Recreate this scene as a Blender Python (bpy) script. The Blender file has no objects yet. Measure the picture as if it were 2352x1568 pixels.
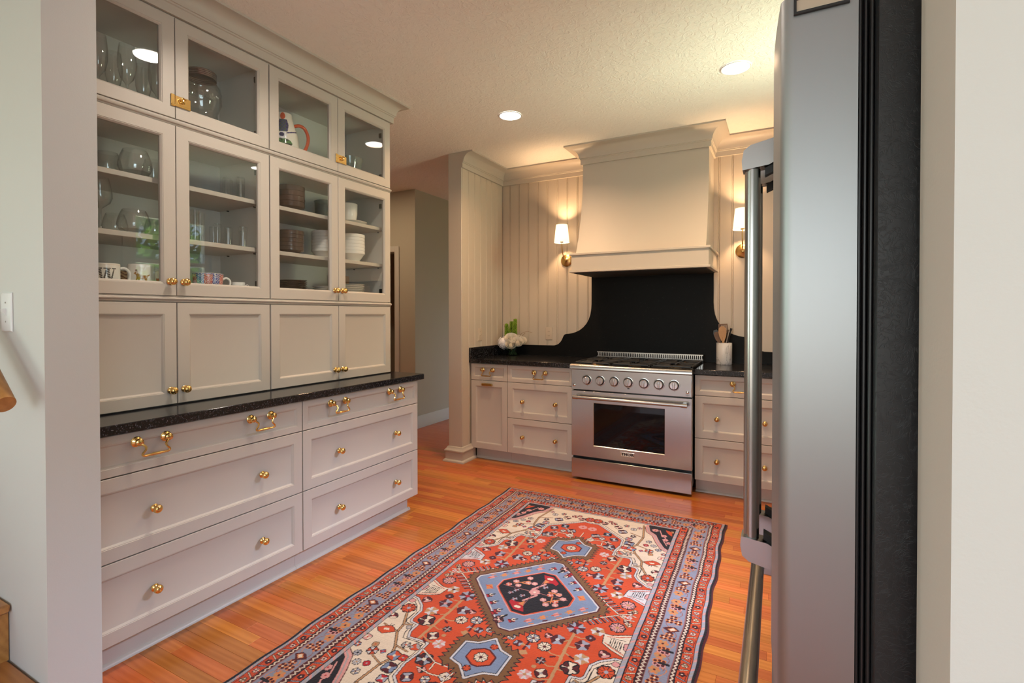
import bpy, bmesh, math, random
import numpy as np
from mathutils import Matrix, Vector
random.seed(7)
PI = math.pi
SC = bpy.context.scene
COL = SC.collection
H = 2.743            # ceiling height

# ------------------------------------------------------------------ camera
def setup_camera():
    yaw, pitch, roll, f, cy = 0.4868, -0.0110, -0.0007, 1154.8, 735.3
    c, s = math.cos(yaw), math.sin(yaw)
    R0, F0, U0 = Vector((c, s, 0)), Vector((-s, c, 0)), Vector((0, 0, 1))
    F = F0*math.cos(pitch) + U0*math.sin(pitch)
    U = -F0*math.sin(pitch) + U0*math.cos(pitch)
    R = R0*math.cos(roll) + U*math.sin(roll)
    U2 = -R0*math.sin(roll) + U*math.cos(roll)
    cd = bpy.data.cameras.new('camera')
    co = bpy.data.objects.new('camera', cd); COL.objects.link(co)
    co.matrix_world = Matrix(((R.x, U2.x, -F.x, 0), (R.y, U2.y, -F.y, 0), (R.z, U2.z, -F.z, 1.3088), (0, 0, 0, 1)))
    cd.sensor_width = 36; cd.sensor_fit = 'HORIZONTAL'; cd.lens = f/2352*36
    cd.shift_y = (cy-784)/2352
    cd.clip_start = 0.02; cd.clip_end = 200
    SC.camera = co
setup_camera()

# ------------------------------------------------------------------ light
SC.view_settings.view_transform = 'Standard'
SC.view_settings.look = 'None'
SC.view_settings.gamma = 1
SC.view_settings.use_curve_mapping = False
SC.view_settings.exposure = 0.36
SC.cycles.max_bounces = 10
SC.cycles.diffuse_bounces = 5
SC.cycles.glossy_bounces = 5
SC.cycles.transparent_max_bounces = 24
SC.cycles.sample_clamp_indirect = 6
SC.cycles.caustics_reflective = False
SC.cycles.caustics_refractive = False

def setup_world():
    w = bpy.data.worlds.new('sky'); SC.world = w; w.use_nodes = True
    nt = w.node_tree; nt.nodes.clear()
    out = nt.nodes.new('ShaderNodeOutputWorld'); bg = nt.nodes.new('ShaderNodeBackground')
    sky = nt.nodes.new('ShaderNodeTexSky'); sky.sky_type = 'NISHITA'
    sky.sun_disc = False; sky.sun_elevation = math.radians(48); sky.sun_rotation = math.radians(200)
    sky.air_density = 1.0; sky.dust_density = 1.5
    bg.inputs['Strength'].default_value = 0.40
    nt.links.new(sky.outputs[0], bg.inputs[0]); nt.links.new(bg.outputs[0], out.inputs[0])
setup_world()

def lamp(name, kind, loc, energy, color, rot=None, **kw):
    l = bpy.data.lights.new(name, kind); l.energy = energy; l.color = color
    for k, v in kw.items(): setattr(l, k, v)
    o = bpy.data.objects.new(name, l); COL.objects.link(o); o.location = loc
    if rot: o.rotation_euler = rot
    return o
DAY = (0.72, 0.87, 1.0)
WARM = (1.0, 0.72, 0.42)
# sun: falls on the trees outside, the house keeps it out of the room
lamp('sun', 'SUN', (0, 0, 12), 6.0, (1, .95, .86), (math.radians(52), 0, math.radians(-62)), angle=.01)
# daylight through the windows of the room behind the camera and of the kitchen's right wall
lamp('daylight_rear', 'AREA', (-0.6, -3.94, 1.45), 34, DAY, (math.radians(132), 0, 0), shape='RECTANGLE', size=4.6, size_y=1.9)
lamp('daylight_right', 'AREA', (2.94, -1.5, 1.45), 50, DAY, (math.radians(132), 0, PI/2), shape='RECTANGLE', size=2.0, size_y=1.6)
lamp('daylight_stair', 'AREA', (-4.44, -1.9, 1.7), 34, (.72, 1.0, .80), (math.radians(122), 0, -PI/2), shape='RECTANGLE', size=1.4, size_y=1.5)
for nm_, loc_, rot_, sx_, sy_ in (('portal_kitchen', (0.84, 2.985, 1.75), (PI/2, 0, PI/2), .77, 1.18),):
    po = lamp(nm_, 'AREA', loc_, 1, DAY, rot_, shape='RECTANGLE', size=sx_, size_y=sy_); po.data.cycles.is_portal = True
gb = lamp('ceiling_fill_outside', 'AREA', (1.75, 2.9, .65), 230, (.95, 1.0, .72), None, shape='RECTANGLE', size=1.2, size_y=2.2)  # lamp added below the window to brighten the ceiling, tinted like lawn light
gb.rotation_euler = Vector((2.3, .05, -1.75)).to_track_quat('Z', 'Y').to_euler()
sk = lamp('cabinet_fill_outside', 'AREA', (2.6, 3.8, 3.5), 700, (.60, .70, 1.0), None, shape='RECTANGLE', size=1.5, size_y=.9)  # bluish lamp added outside the window to lift the lower hutch cabinets
sk.rotation_euler = Vector((4.7, 2.0, 3.1)).to_track_quat('Z', 'Y').to_euler()
lamp('hall_end_fill', 'AREA', (-3.1, 7.3, 1.5), 1.6, (.8, 1.0, .86), (-PI/2, 0, 0), shape='RECTANGLE', size=.8, size_y=1.6)  # greenish lamp added to brighten the hall, no window behind it
lamp('hall_top_fill', 'AREA', (-3.9, 3.6, H-.01), 9, (1, .70, .42), (0, 0, 0), shape='DISK', size=.15)  # added lamp without a fixture, lifts the dark hall wall

# ------------------------------------------------------------------ materials
def srgb(r, g, b):
    f = lambda c: (c/255/12.92 if c/255 <= .04045 else ((c/255+.055)/1.055)**2.4)
    return (f(r), f(g), f(b), 1)
def mat_base(name):
    m = bpy.data.materials.new(name); m.use_nodes = True
    nt = m.node_tree; b = nt.nodes['Principled BSDF']
    return m, nt, b
def N(nt, typ, **kw):
    n = nt.nodes.new(typ)
    for k, v in kw.items():
        if k in n.inputs: n.inputs[k].default_value = v
        else: setattr(n, k, v)
    return n
def simple(name, col, rough=.5, metal=0, noise=0, nscale=8, bump=0, bscale=200, spec=None, coat=0):
    m, nt, b = mat_base(name)
    b.inputs['Base Color'].default_value = col; b.inputs['Roughness'].default_value = rough; b.inputs['Metallic'].default_value = metal
    if spec is not None: b.inputs['Specular IOR Level'].default_value = spec
    if coat: b.inputs['Coat Weight'].default_value = coat; b.inputs['Coat Roughness'].default_value = .1
    tc = N(nt, 'ShaderNodeTexCoord')
    if noise:
        n = N(nt, 'ShaderNodeTexNoise', Scale=nscale, Detail=4.0)
        nt.links.new(tc.outputs['Object'], n.inputs['Vector'])
        mx = N(nt, 'ShaderNodeMixRGB', blend_type='MULTIPLY'); mx.inputs[0].default_value = 1
        mx.inputs[1].default_value = col
        rp = N(nt, 'ShaderNodeMapRange'); rp.inputs[3].default_value = 1-noise; rp.inputs[4].default_value = 1+noise
        nt.links.new(n.outputs[0], rp.inputs[0]); nt.links.new(rp.outputs[0], mx.inputs[2]); nt.links.new(mx.outputs[0], b.inputs['Base Color'])
    if bump:
        n2 = N(nt, 'ShaderNodeTexNoise', Scale=bscale, Detail=2.0)
        nt.links.new(tc.outputs['Object'], n2.inputs['Vector'])
        bp = N(nt, 'ShaderNodeBump', Strength=bump, Distance=.002)
        nt.links.new(n2.outputs[0], bp.inputs['Height']); nt.links.new(bp.outputs[0], b.inputs['Normal'])
    return m

M = {}
M['cab'] = simple('cabinet_paint', (.50, .455, .40, 1), .42, noise=.015, nscale=3, bump=.04, bscale=300)
M['cab_in'] = simple('cabinet_paint_lightened', (.62, .61, .57, 1), .55, noise=.02)  # cabinet paint made lighter, standing in for light inside the cabinets
M['trim'] = simple('trim_paint', (.50, .455, .395, 1), .45, noise=.015)
M['bead'] = simple('beadboard_paint', (.53, .465, .385, 1), .38, noise=.02, nscale=2)
M['wall'] = simple('wall_paint', (.57, .56, .525, 1), .6, noise=.02, nscale=3, bump=.08, bscale=260)
M['wall_hall'] = simple('hall_wall_paint', (.50, .48, .40, 1), .65, noise=.02, nscale=3, bump=.05, bscale=260)
M['wall_white'] = simple('pale_wall_paint', (.66, .65, .60, 1), .6, noise=.02, nscale=3, bump=.12, bscale=180)
M['base_white'] = simple('baseboard_paint', (.62, .60, .56, 1), .4, noise=.01)
M['brass'] = simple('polished_brass', (.83, .56, .20, 1), .17, 1, noise=.05, nscale=40)
M['brass2'] = simple('aged_brass', (.62, .40, .15, 1), .28, 1, noise=.10, nscale=40)
M['dark_metal'] = simple('dark_hinge_metal', (.03, .03, .03, 1), .4, .8)
M['iron'] = simple('cast_iron', (.012, .012, .013, 1), .45, 0, bump=.2, bscale=400)
M['black'] = simple('black_enamel', (.006, .006, .006, 1), .25)
M['gap'] = simple('dark_gap', (.012, .011, .010, 1), .8)
M['white_china'] = simple('white_china', (.78, .76, .72, 1), .12, noise=.01)
M['brown_china'] = simple('brown_glazed_stoneware', (.085, .058, .045, 1), .14, noise=.15, nscale=30)
M['white_plastic'] = simple('white_plastic', (.75, .75, .73, 1), .35)
M['beige_plastic'] = simple('painted_plate_plastic', (.56, .47, .37, 1), .4)
M['shade_in'] = None
M['rubber'] = simple('black_gasket', (.012, .012, .013, 1), .35)
M['bark'] = simple('bark', (.12, .08, .05, 1), .9, noise=.3, nscale=20)
M['leaf'] = simple('green_leaf', (.20, .42, .05, 1), .5, noise=.35, nscale=4)
M['roof'] = simple('grey_shingles', (.10, .12, .16, 1), .8, noise=.2, nscale=30)
M['moss'] = simple('bells_green', (.25, .38, .04, 1), .5, noise=.4, nscale=60)
M['stemgreen'] = simple('stem_green', (.03, .075, .02, 1), .5, noise=.3, nscale=30)
M['rose'] = simple('cream_rose_petal', (.92, .88, .80, 1), .6, noise=.05, nscale=30)
M['hydr'] = simple('pale_hydrangea_petal', (.84, .82, .84, 1), .6, noise=.08, nscale=60)
M['twig'] = simple('brown_twig', (.25, .15, .07, 1), .7, noise=.2)
M['spoon'] = simple('beech_wood', (.50, .28, .13, 1), .5, noise=.15, nscale=30)
M['walnut'] = simple('dark_walnut_wood', (.16, .085, .045, 1), .45, noise=.2, nscale=30)
M['nylon'] = simple('black_nylon', (.02, .02, .02, 1), .35)
M['steel_utensil'] = simple('utensil_steel', (.55, .55, .56, 1), .22, 1)
M['dark_bowl'] = simple('dark_teal_glaze', (.05, .06, .06, 1), .2, noise=.1)

def granite():
    m, nt, b = mat_base('black_granite')
    tc = N(nt, 'ShaderNodeTexCoord')
    v = N(nt, 'ShaderNodeTexVoronoi', Scale=330.0); nt.links.new(tc.outputs['Object'], v.inputs['Vector'])
    n = N(nt, 'ShaderNodeTexNoise', Scale=75.0, Detail=6.0, Roughness=.75); nt.links.new(tc.outputs['Object'], n.inputs['Vector'])
    r = N(nt, 'ShaderNodeValToRGB'); e = r.color_ramp.elements
    e[0].position = .54; e[0].color = (.007, .007, .008, 1); e[1].position = .80; e[1].color = (.10, .10, .12, 1)
    nt.links.new(n.outputs[0], r.inputs[0])
    sep = N(nt, 'ShaderNodeSeparateColor'); nt.links.new(v.outputs['Color'], sep.inputs[0])
    r2 = N(nt, 'ShaderNodeValToRGB'); e = r2.color_ramp.elements
    e[0].position = .93; e[0].color = (0, 0, 0, 1); e[1].position = .97; e[1].color = (.16, .16, .19, 1)
    nt.links.new(sep.outputs[0], r2.inputs[0])
    mx = N(nt, 'ShaderNodeMixRGB', blend_type='ADD'); mx.inputs[0].default_value = .6
    nt.links.new(r.outputs[0], mx.inputs[1]); nt.links.new(r2.outputs[0], mx.inputs[2])
    nt.links.new(mx.outputs[0], b.inputs['Base Color'])
    b.inputs['Roughness'].default_value = .16
    return m
M['granite'] = granite()
def granite_splash():
    m, nt, b = mat_base('black_granite_slab')
    tc = N(nt, 'ShaderNodeTexCoord')
    n = N(nt, 'ShaderNodeTexNoise', Scale=60.0, Detail=6.0, Roughness=.8); nt.links.new(tc.outputs['Object'], n.inputs['Vector'])
    r = N(nt, 'ShaderNodeValToRGB'); e = r.color_ramp.elements
    e[0].position = .62; e[0].color = (.006, .006, .006, 1); e[1].position = .82; e[1].color = (.09, .09, .08, 1)
    nt.links.new(n.outputs[0], r.inputs[0]); nt.links.new(r.outputs[0], b.inputs['Base Color'])
    b.inputs['Roughness'].default_value = .42; b.inputs['Specular IOR Level'].default_value = .10
    return m
M['granite2'] = granite_splash()

def steel(name, vertical=False, col=(.47, .455, .44, 1), rough=.25):
    m, nt, b = mat_base(name)
    b.inputs['Metallic'].default_value = 1; b.inputs['Base Color'].default_value = col
    tc = N(nt, 'ShaderNodeTexCoord'); mp = N(nt, 'ShaderNodeMapping')
    mp.inputs['Scale'].default_value = (3, 3, 260) if not vertical else (260, 260, 2)
    n = N(nt, 'ShaderNodeTexNoise', Scale=1.0, Detail=3.0)
    nt.links.new(tc.outputs['Object'], mp.inputs[0]); nt.links.new(mp.outputs[0], n.inputs['Vector'])
    rp = N(nt, 'ShaderNodeMapRange'); rp.inputs[3].default_value = rough-.006; rp.inputs[4].default_value = rough+.008
    nt.links.new(n.outputs[0], rp.inputs[0]); nt.links.new(rp.outputs[0], b.inputs['Roughness'])
    b.inputs['Anisotropic'].default_value = .5
    return m
M['steel'] = steel('brushed_steel')
M['steel_v'] = steel('brushed_door_steel', True, (.36, .37, .38, 1), .46)
M['chrome'] = simple('bright_steel', (.66, .65, .63, 1), .16, 1)
M['handle_steel'] = simple('handle_steel', (.42, .41, .40, 1), .24, 1, noise=.03, nscale=20)

def thin_glass(name, tint=(.96, .975, .97, 1), f0=.05, gain=1.0, body=0.0, bodycol=(.7, .75, .73, 1)):
    m = bpy.data.materials.new(name); m.use_nodes = True; nt = m.node_tree; nt.nodes.clear()
    o = N(nt, 'ShaderNodeOutputMaterial'); t = N(nt, 'ShaderNodeBsdfTransparent'); g = N(nt, 'ShaderNodeBsdfGlossy')
    t.inputs[0].default_value = tint; g.inputs['Roughness'].default_value = .015
    lw = N(nt, 'ShaderNodeLayerWeight'); lw.inputs[0].default_value = .5
    pw = N(nt, 'ShaderNodeMath', operation='POWER'); pw.inputs[1].default_value = 4.0
    nt.links.new(lw.outputs['Facing'], pw.inputs[0])
    ml = N(nt, 'ShaderNodeMath', operation='MULTIPLY_ADD'); ml.inputs[1].default_value = (1-f0)*gain; ml.inputs[2].default_value = f0
    ml.use_clamp = True
    nt.links.new(pw.outputs[0], ml.inputs[0])
    mx = N(nt, 'ShaderNodeMixShader'); nt.links.new(ml.outputs[0], mx.inputs[0])
    last = t
    if body:
        d = N(nt, 'ShaderNodeBsdfDiffuse'); d.inputs[0].default_value = bodycol
        mb_ = N(nt, 'ShaderNodeMixShader'); mb_.inputs[0].default_value = body
        nt.links.new(t.outputs[0], mb_.inputs[1]); nt.links.new(d.outputs[0], mb_.inputs[2]); last = mb_
    nt.links.new(last.outputs[0], mx.inputs[1]); nt.links.new(g.outputs[0], mx.inputs[2]); nt.links.new(mx.outputs[0], o.inputs[0])
    return m
M['pane'] = thin_glass('cabinet_door_glass', (.985, .995, .99, 1), .05)
M['glass'] = thin_glass('drinking_glass', (.98, .988, .985, 1), .07, 1.4)
M['jar_glass'] = thin_glass('pressed_jar_glass', (.97, .98, .975, 1), .08, 1.4)
M['vase_glass'] = thin_glass('vase_glass', (.72, .80, .74, 1), .06, 1.1)
M['green_glass'] = thin_glass('tinted_glass', (.70, .78, .76, 1), .07, 1.1, .25, (.35, .42, .42, 1))
M['window_glass'] = thin_glass('window_glass', (.95, .97, .96, 1), .04)
def oven_glass():
    m, nt, b = mat_base('oven_door_glass')
    b.inputs['Base Color'].default_value = (.004, .004, .005, 1); b.inputs['Roughness'].default_value = .03
    b.inputs['Specular IOR Level'].default_value = .4
    mx = N(nt, 'ShaderNodeMixShader'); mx.inputs[0].default_value = .30
    t = N(nt, 'ShaderNodeBsdfTransparent'); t.inputs[0].default_value = (.6, .58, .55, 1)
    o = nt.nodes['Material Output']
    nt.links.new(b.outputs[0], mx.inputs[1]); nt.links.new(t.outputs[0], mx.inputs[2]); nt.links.new(mx.outputs[0], o.inputs[0])
    return m
M['oven_glass'] = oven_glass()
def emit(name, col, strength):
    m = bpy.data.materials.new(name); m.use_nodes = True; nt = m.node_tree; nt.nodes.clear()
    o = N(nt, 'ShaderNodeOutputMaterial'); e = N(nt, 'ShaderNodeEmission'); e.inputs[0].default_value = col; e.inputs[1].default_value = strength
    nt.links.new(e.outputs[0], o.inputs[0]); return m
M['lamp_lens'] = emit('recessed_lamp_lens', (1, .93, .84, 1), 14)
M['bulb'] = emit('bulb_glow', (1, .86, .65, 1), 14)
def shade():
    m = bpy.data.materials.new('linen_lamp_shade'); m.use_nodes = True; nt = m.node_tree; nt.nodes.clear()
    o = N(nt, 'ShaderNodeOutputMaterial'); d = N(nt, 'ShaderNodeBsdfDiffuse'); t = N(nt, 'ShaderNodeBsdfTranslucent')
    d.inputs[0].default_value = (.80, .76, .68, 1); t.inputs[0].default_value = (.85, .78, .66, 1)
    mx = N(nt, 'ShaderNodeMixShader'); mx.inputs[0].default_value = .55
    nt.links.new(d.outputs[0], mx.inputs[1]); nt.links.new(t.outputs[0], mx.inputs[2])
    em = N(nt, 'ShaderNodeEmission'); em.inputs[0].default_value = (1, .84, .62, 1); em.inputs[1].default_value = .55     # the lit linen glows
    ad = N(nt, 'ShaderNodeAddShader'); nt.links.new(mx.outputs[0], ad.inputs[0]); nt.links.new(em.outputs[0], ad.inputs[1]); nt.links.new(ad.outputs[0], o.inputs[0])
    return m
M['shade'] = shade()
def ceiling_mat():
    m, nt, b = mat_base('knockdown_ceiling'); b.inputs['Base Color'].default_value = (.88, .85, .80, 1); b.inputs['Roughness'].default_value = .85
    tc = N(nt, 'ShaderNodeTexCoord')
    n = N(nt, 'ShaderNodeTexNoise', Scale=26.0, Detail=5.0, Roughness=.6, Distortion=1.2); nt.links.new(tc.outputs['Object'], n.inputs['Vector'])
    r = N(nt, 'ShaderNodeValToRGB'); r.color_ramp.elements[0].position = .45; r.color_ramp.elements[1].position = .58
    nt.links.new(n.outputs[0], r.inputs[0])
    n3 = N(nt, 'ShaderNodeTexNoise', Scale=120.0, Detail=3.0); nt.links.new(tc.outputs['Object'], n3.inputs['Vector'])
    ad = N(nt, 'ShaderNodeMath', operation='MULTIPLY_ADD'); ad.inputs[1].default_value = .5
    nt.links.new(n3.outputs[0], ad.inputs[0]); nt.links.new(r.outputs[0], ad.inputs[2])
    bp = N(nt, 'ShaderNodeBump', Strength=.42, Distance=.005)
    nt.links.new(ad.outputs[0], bp.inputs['Height']); nt.links.new(bp.outputs[0], b.inputs['Normal'])
    return m
M['ceiling'] = ceiling_mat()
def wood(name, c1, c2, along=0, rough=.28, vary=.35, sx=3.0, sy=45.0, coat=0.0):
    """grain runs along axis `along` (0 = X, 1 = Y, 2 = Z); each object gets its own tone"""
    m, nt, b = mat_base(name)
    tc = N(nt, 'ShaderNodeTexCoord'); oi = N(nt, 'ShaderNodeObjectInfo')
    mp = N(nt, 'ShaderNodeMapping'); sc = [sy, sy, sy]; sc[along] = sx; mp.inputs['Scale'].default_value = sc
    off = N(nt, 'ShaderNodeVectorMath', operation='SCALE'); off.inputs[0].default_value = (37, 91, 53)
    nt.links.new(oi.outputs['Random'], off.inputs['Scale'])
    ad = N(nt, 'ShaderNodeVectorMath', operation='ADD')
    nt.links.new(tc.outputs['Object'], mp.inputs[0]); nt.links.new(mp.outputs[0], ad.inputs[0]); nt.links.new(off.outputs[0], ad.inputs[1])
    n = N(nt, 'ShaderNodeTexNoise', Scale=1.0, Detail=6.0, Roughness=.65, Distortion=.6); nt.links.new(ad.outputs[0], n.inputs['Vector'])
    mp2 = N(nt, 'ShaderNodeMapping'); s2 = [9, 9, 9]; s2[along] = 1.3; mp2.inputs['Scale'].default_value = s2
    ad2 = N(nt, 'ShaderNodeVectorMath', operation='ADD')
    nt.links.new(tc.outputs['Object'], mp2.inputs[0]); nt.links.new(mp2.outputs[0], ad2.inputs[0]); nt.links.new(off.outputs[0], ad2.inputs[1])
    wv = N(nt, 'ShaderNodeTexWave', Scale=1.6, Distortion=5.0, Detail=2.0); wv.wave_type = 'RINGS'
    nt.links.new(ad2.outputs[0], wv.inputs['Vector'])
    r = N(nt, 'ShaderNodeValToRGB'); e = r.color_ramp.elements
    e[0].position = .22; e[0].color = c1; e[1].position = .78; e[1].color = c2
    mixv = N(nt, 'ShaderNodeMath', operation='MULTIPLY_ADD'); mixv.inputs[1].default_value = .22
    nt.links.new(wv.outputs['Fac'], mixv.inputs[0])
    sub = N(nt, 'ShaderNodeMath', operation='MULTIPLY'); sub.inputs[1].default_value = .85
    nt.links.new(n.outputs[0], sub.inputs[0]); nt.links.new(sub.outputs[0], mixv.inputs[2])
    nt.links.new(mixv.outputs[0], r.inputs[0])
    hv = N(nt, 'ShaderNodeHueSaturation')
    rv = N(nt, 'ShaderNodeMapRange'); rv.inputs[3].default_value = 1-vary; rv.inputs[4].default_value = 1+vary*.75
    nt.links.new(oi.outputs['Random'], rv.inputs[0]); nt.links.new(rv.outputs[0], hv.inputs['Value'])
    m2 = N(nt, 'ShaderNodeMath', operation='MULTIPLY'); m2.inputs[1].default_value = 17.31
    fr = N(nt, 'ShaderNodeMath', operation='FRACT'); nt.links.new(oi.outputs['Random'], m2.inputs[0]); nt.links.new(m2.outputs[0], fr.inputs[0])
    hr = N(nt, 'ShaderNodeMapRange'); hr.inputs[3].default_value = .486; hr.inputs[4].default_value = .508
    nt.links.new(fr.outputs[0], hr.inputs[0]); nt.links.new(hr.outputs[0], hv.inputs['Hue'])
    nt.links.new(r.outputs[0], hv.inputs['Color']); nt.links.new(hv.outputs[0], b.inputs['Base Color'])
    b.inputs['Roughness'].default_value = rough
    if coat: b.inputs['Coat Weight'].default_value = coat; b.inputs['Coat Roughness'].default_value = .12
    bp = N(nt, 'ShaderNodeBump', Strength=.06, Distance=.001); nt.links.new(n.outputs[0], bp.inputs['Height']); nt.links.new(bp.outputs[0], b.inputs['Normal'])
    return m
M['floor'] = wood('oak_floor', (.38, .108, .018, 1), (.55, .180, .036, 1), 0, .27, .22, 1.6, 34.0)
M['oak'] = wood('honey_oak', (.36, .14, .035, 1), (.55, .25, .07, 1), 0, .3, .1)
def marble():
    m, nt, b = mat_base('white_marble')
    tc = N(nt, 'ShaderNodeTexCoord')
    n = N(nt, 'ShaderNodeTexNoise', Scale=8.0, Detail=6.0, Distortion=1.0); nt.links.new(tc.outputs['Object'], n.inputs['Vector'])
    r = N(nt, 'ShaderNodeValToRGB'); e = r.color_ramp.elements
    e[0].position = .482; e[0].color = (.70, .68, .66, 1); e[1].position = .518; e[1].color = (.72, .70, .68, 1)
    x = e.new(.50); x.color = (.36, .35, .35, 1)
    nt.links.new(n.outputs[0], r.inputs[0]); nt.links.new(r.outputs[0], b.inputs['Base Color']); b.inputs['Roughness'].default_value = .2
    return m
M['marble'] = marble()
def leather():
    m, nt, b = mat_base('black_textured_side'); b.inputs['Base Color'].default_value = (.014, .015, .017, 1); b.inputs['Roughness'].default_value = .42
    tc = N(nt, 'ShaderNodeTexCoord')
    n = N(nt, 'ShaderNodeTexNoise', Scale=62.0, Detail=6.0, Roughness=.6, Distortion=1.4); nt.links.new(tc.outputs['Object'], n.inputs['Vector'])
    r = N(nt, 'ShaderNodeValToRGB'); e = r.color_ramp.elements
    e[0].position = .46; e[0].color = (1, 1, 1, 1); e[1].position = .54; e[1].color = (1, 1, 1, 1); k = e.new(.5); k.color = (0, 0, 0, 1)
    nt.links.new(n.outputs[0], r.inputs[0])
    n2 = N(nt, 'ShaderNodeTexNoise', Scale=150.0, Detail=2.0); nt.links.new(tc.outputs['Object'], n2.inputs['Vector'])
    ad = N(nt, 'ShaderNodeMath', operation='MULTIPLY_ADD'); ad.inputs[1].default_value = .6
    nt.links.new(n2.outputs[0], ad.inputs[0]); nt.links.new(r.outputs[0], ad.inputs[2])
    bp = N(nt, 'ShaderNodeBump', Strength=.22, Distance=.0008); nt.links.new(ad.outputs[0], bp.inputs['Height']); nt.links.new(bp.outputs[0], b.inputs['Normal'])
    return m
M['leather'] = leather()
def attr_mat(name, rough, noise=0, sheen=0, nscale=600):
    m, nt, b = mat_base(name)
    a = N(nt, 'ShaderNodeAttribute'); a.attribute_name = 'print'
    last = a.outputs['Color']
    if noise:
        tc = N(nt, 'ShaderNodeTexCoord'); n = N(nt, 'ShaderNodeTexNoise', Scale=nscale, Detail=2.0); nt.links.new(tc.outputs['Object'], n.inputs['Vector'])
        rp = N(nt, 'ShaderNodeMapRange'); rp.inputs[3].default_value = 1-noise; rp.inputs[4].default_value = 1+noise
        nt.links.new(n.outputs[0], rp.inputs[0])
        mx = N(nt, 'ShaderNodeMixRGB', blend_type='MULTIPLY'); mx.inputs[0].default_value = 1
        nt.links.new(last, mx.inputs[1]); nt.links.new(rp.outputs[0], mx.inputs[2]); last = mx.outputs[0]
        bp = N(nt, 'ShaderNodeBump', Strength=.25, Distance=.002); nt.links.new(n.outputs[0], bp.inputs['Height']); nt.links.new(bp.outputs[0], b.inputs['Normal'])
    nt.links.new(last, b.inputs['Base Color'])
    b.inputs['Roughness'].default_value = rough
    if sheen: b.inputs['Sheen Weight'].default_value = sheen; b.inputs['Specular IOR Level'].default_value = .1
    return m
M['print'] = attr_mat('printed_china', .14)
M['rug'] = attr_mat('wool_pile', .95, .22, .15)

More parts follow.
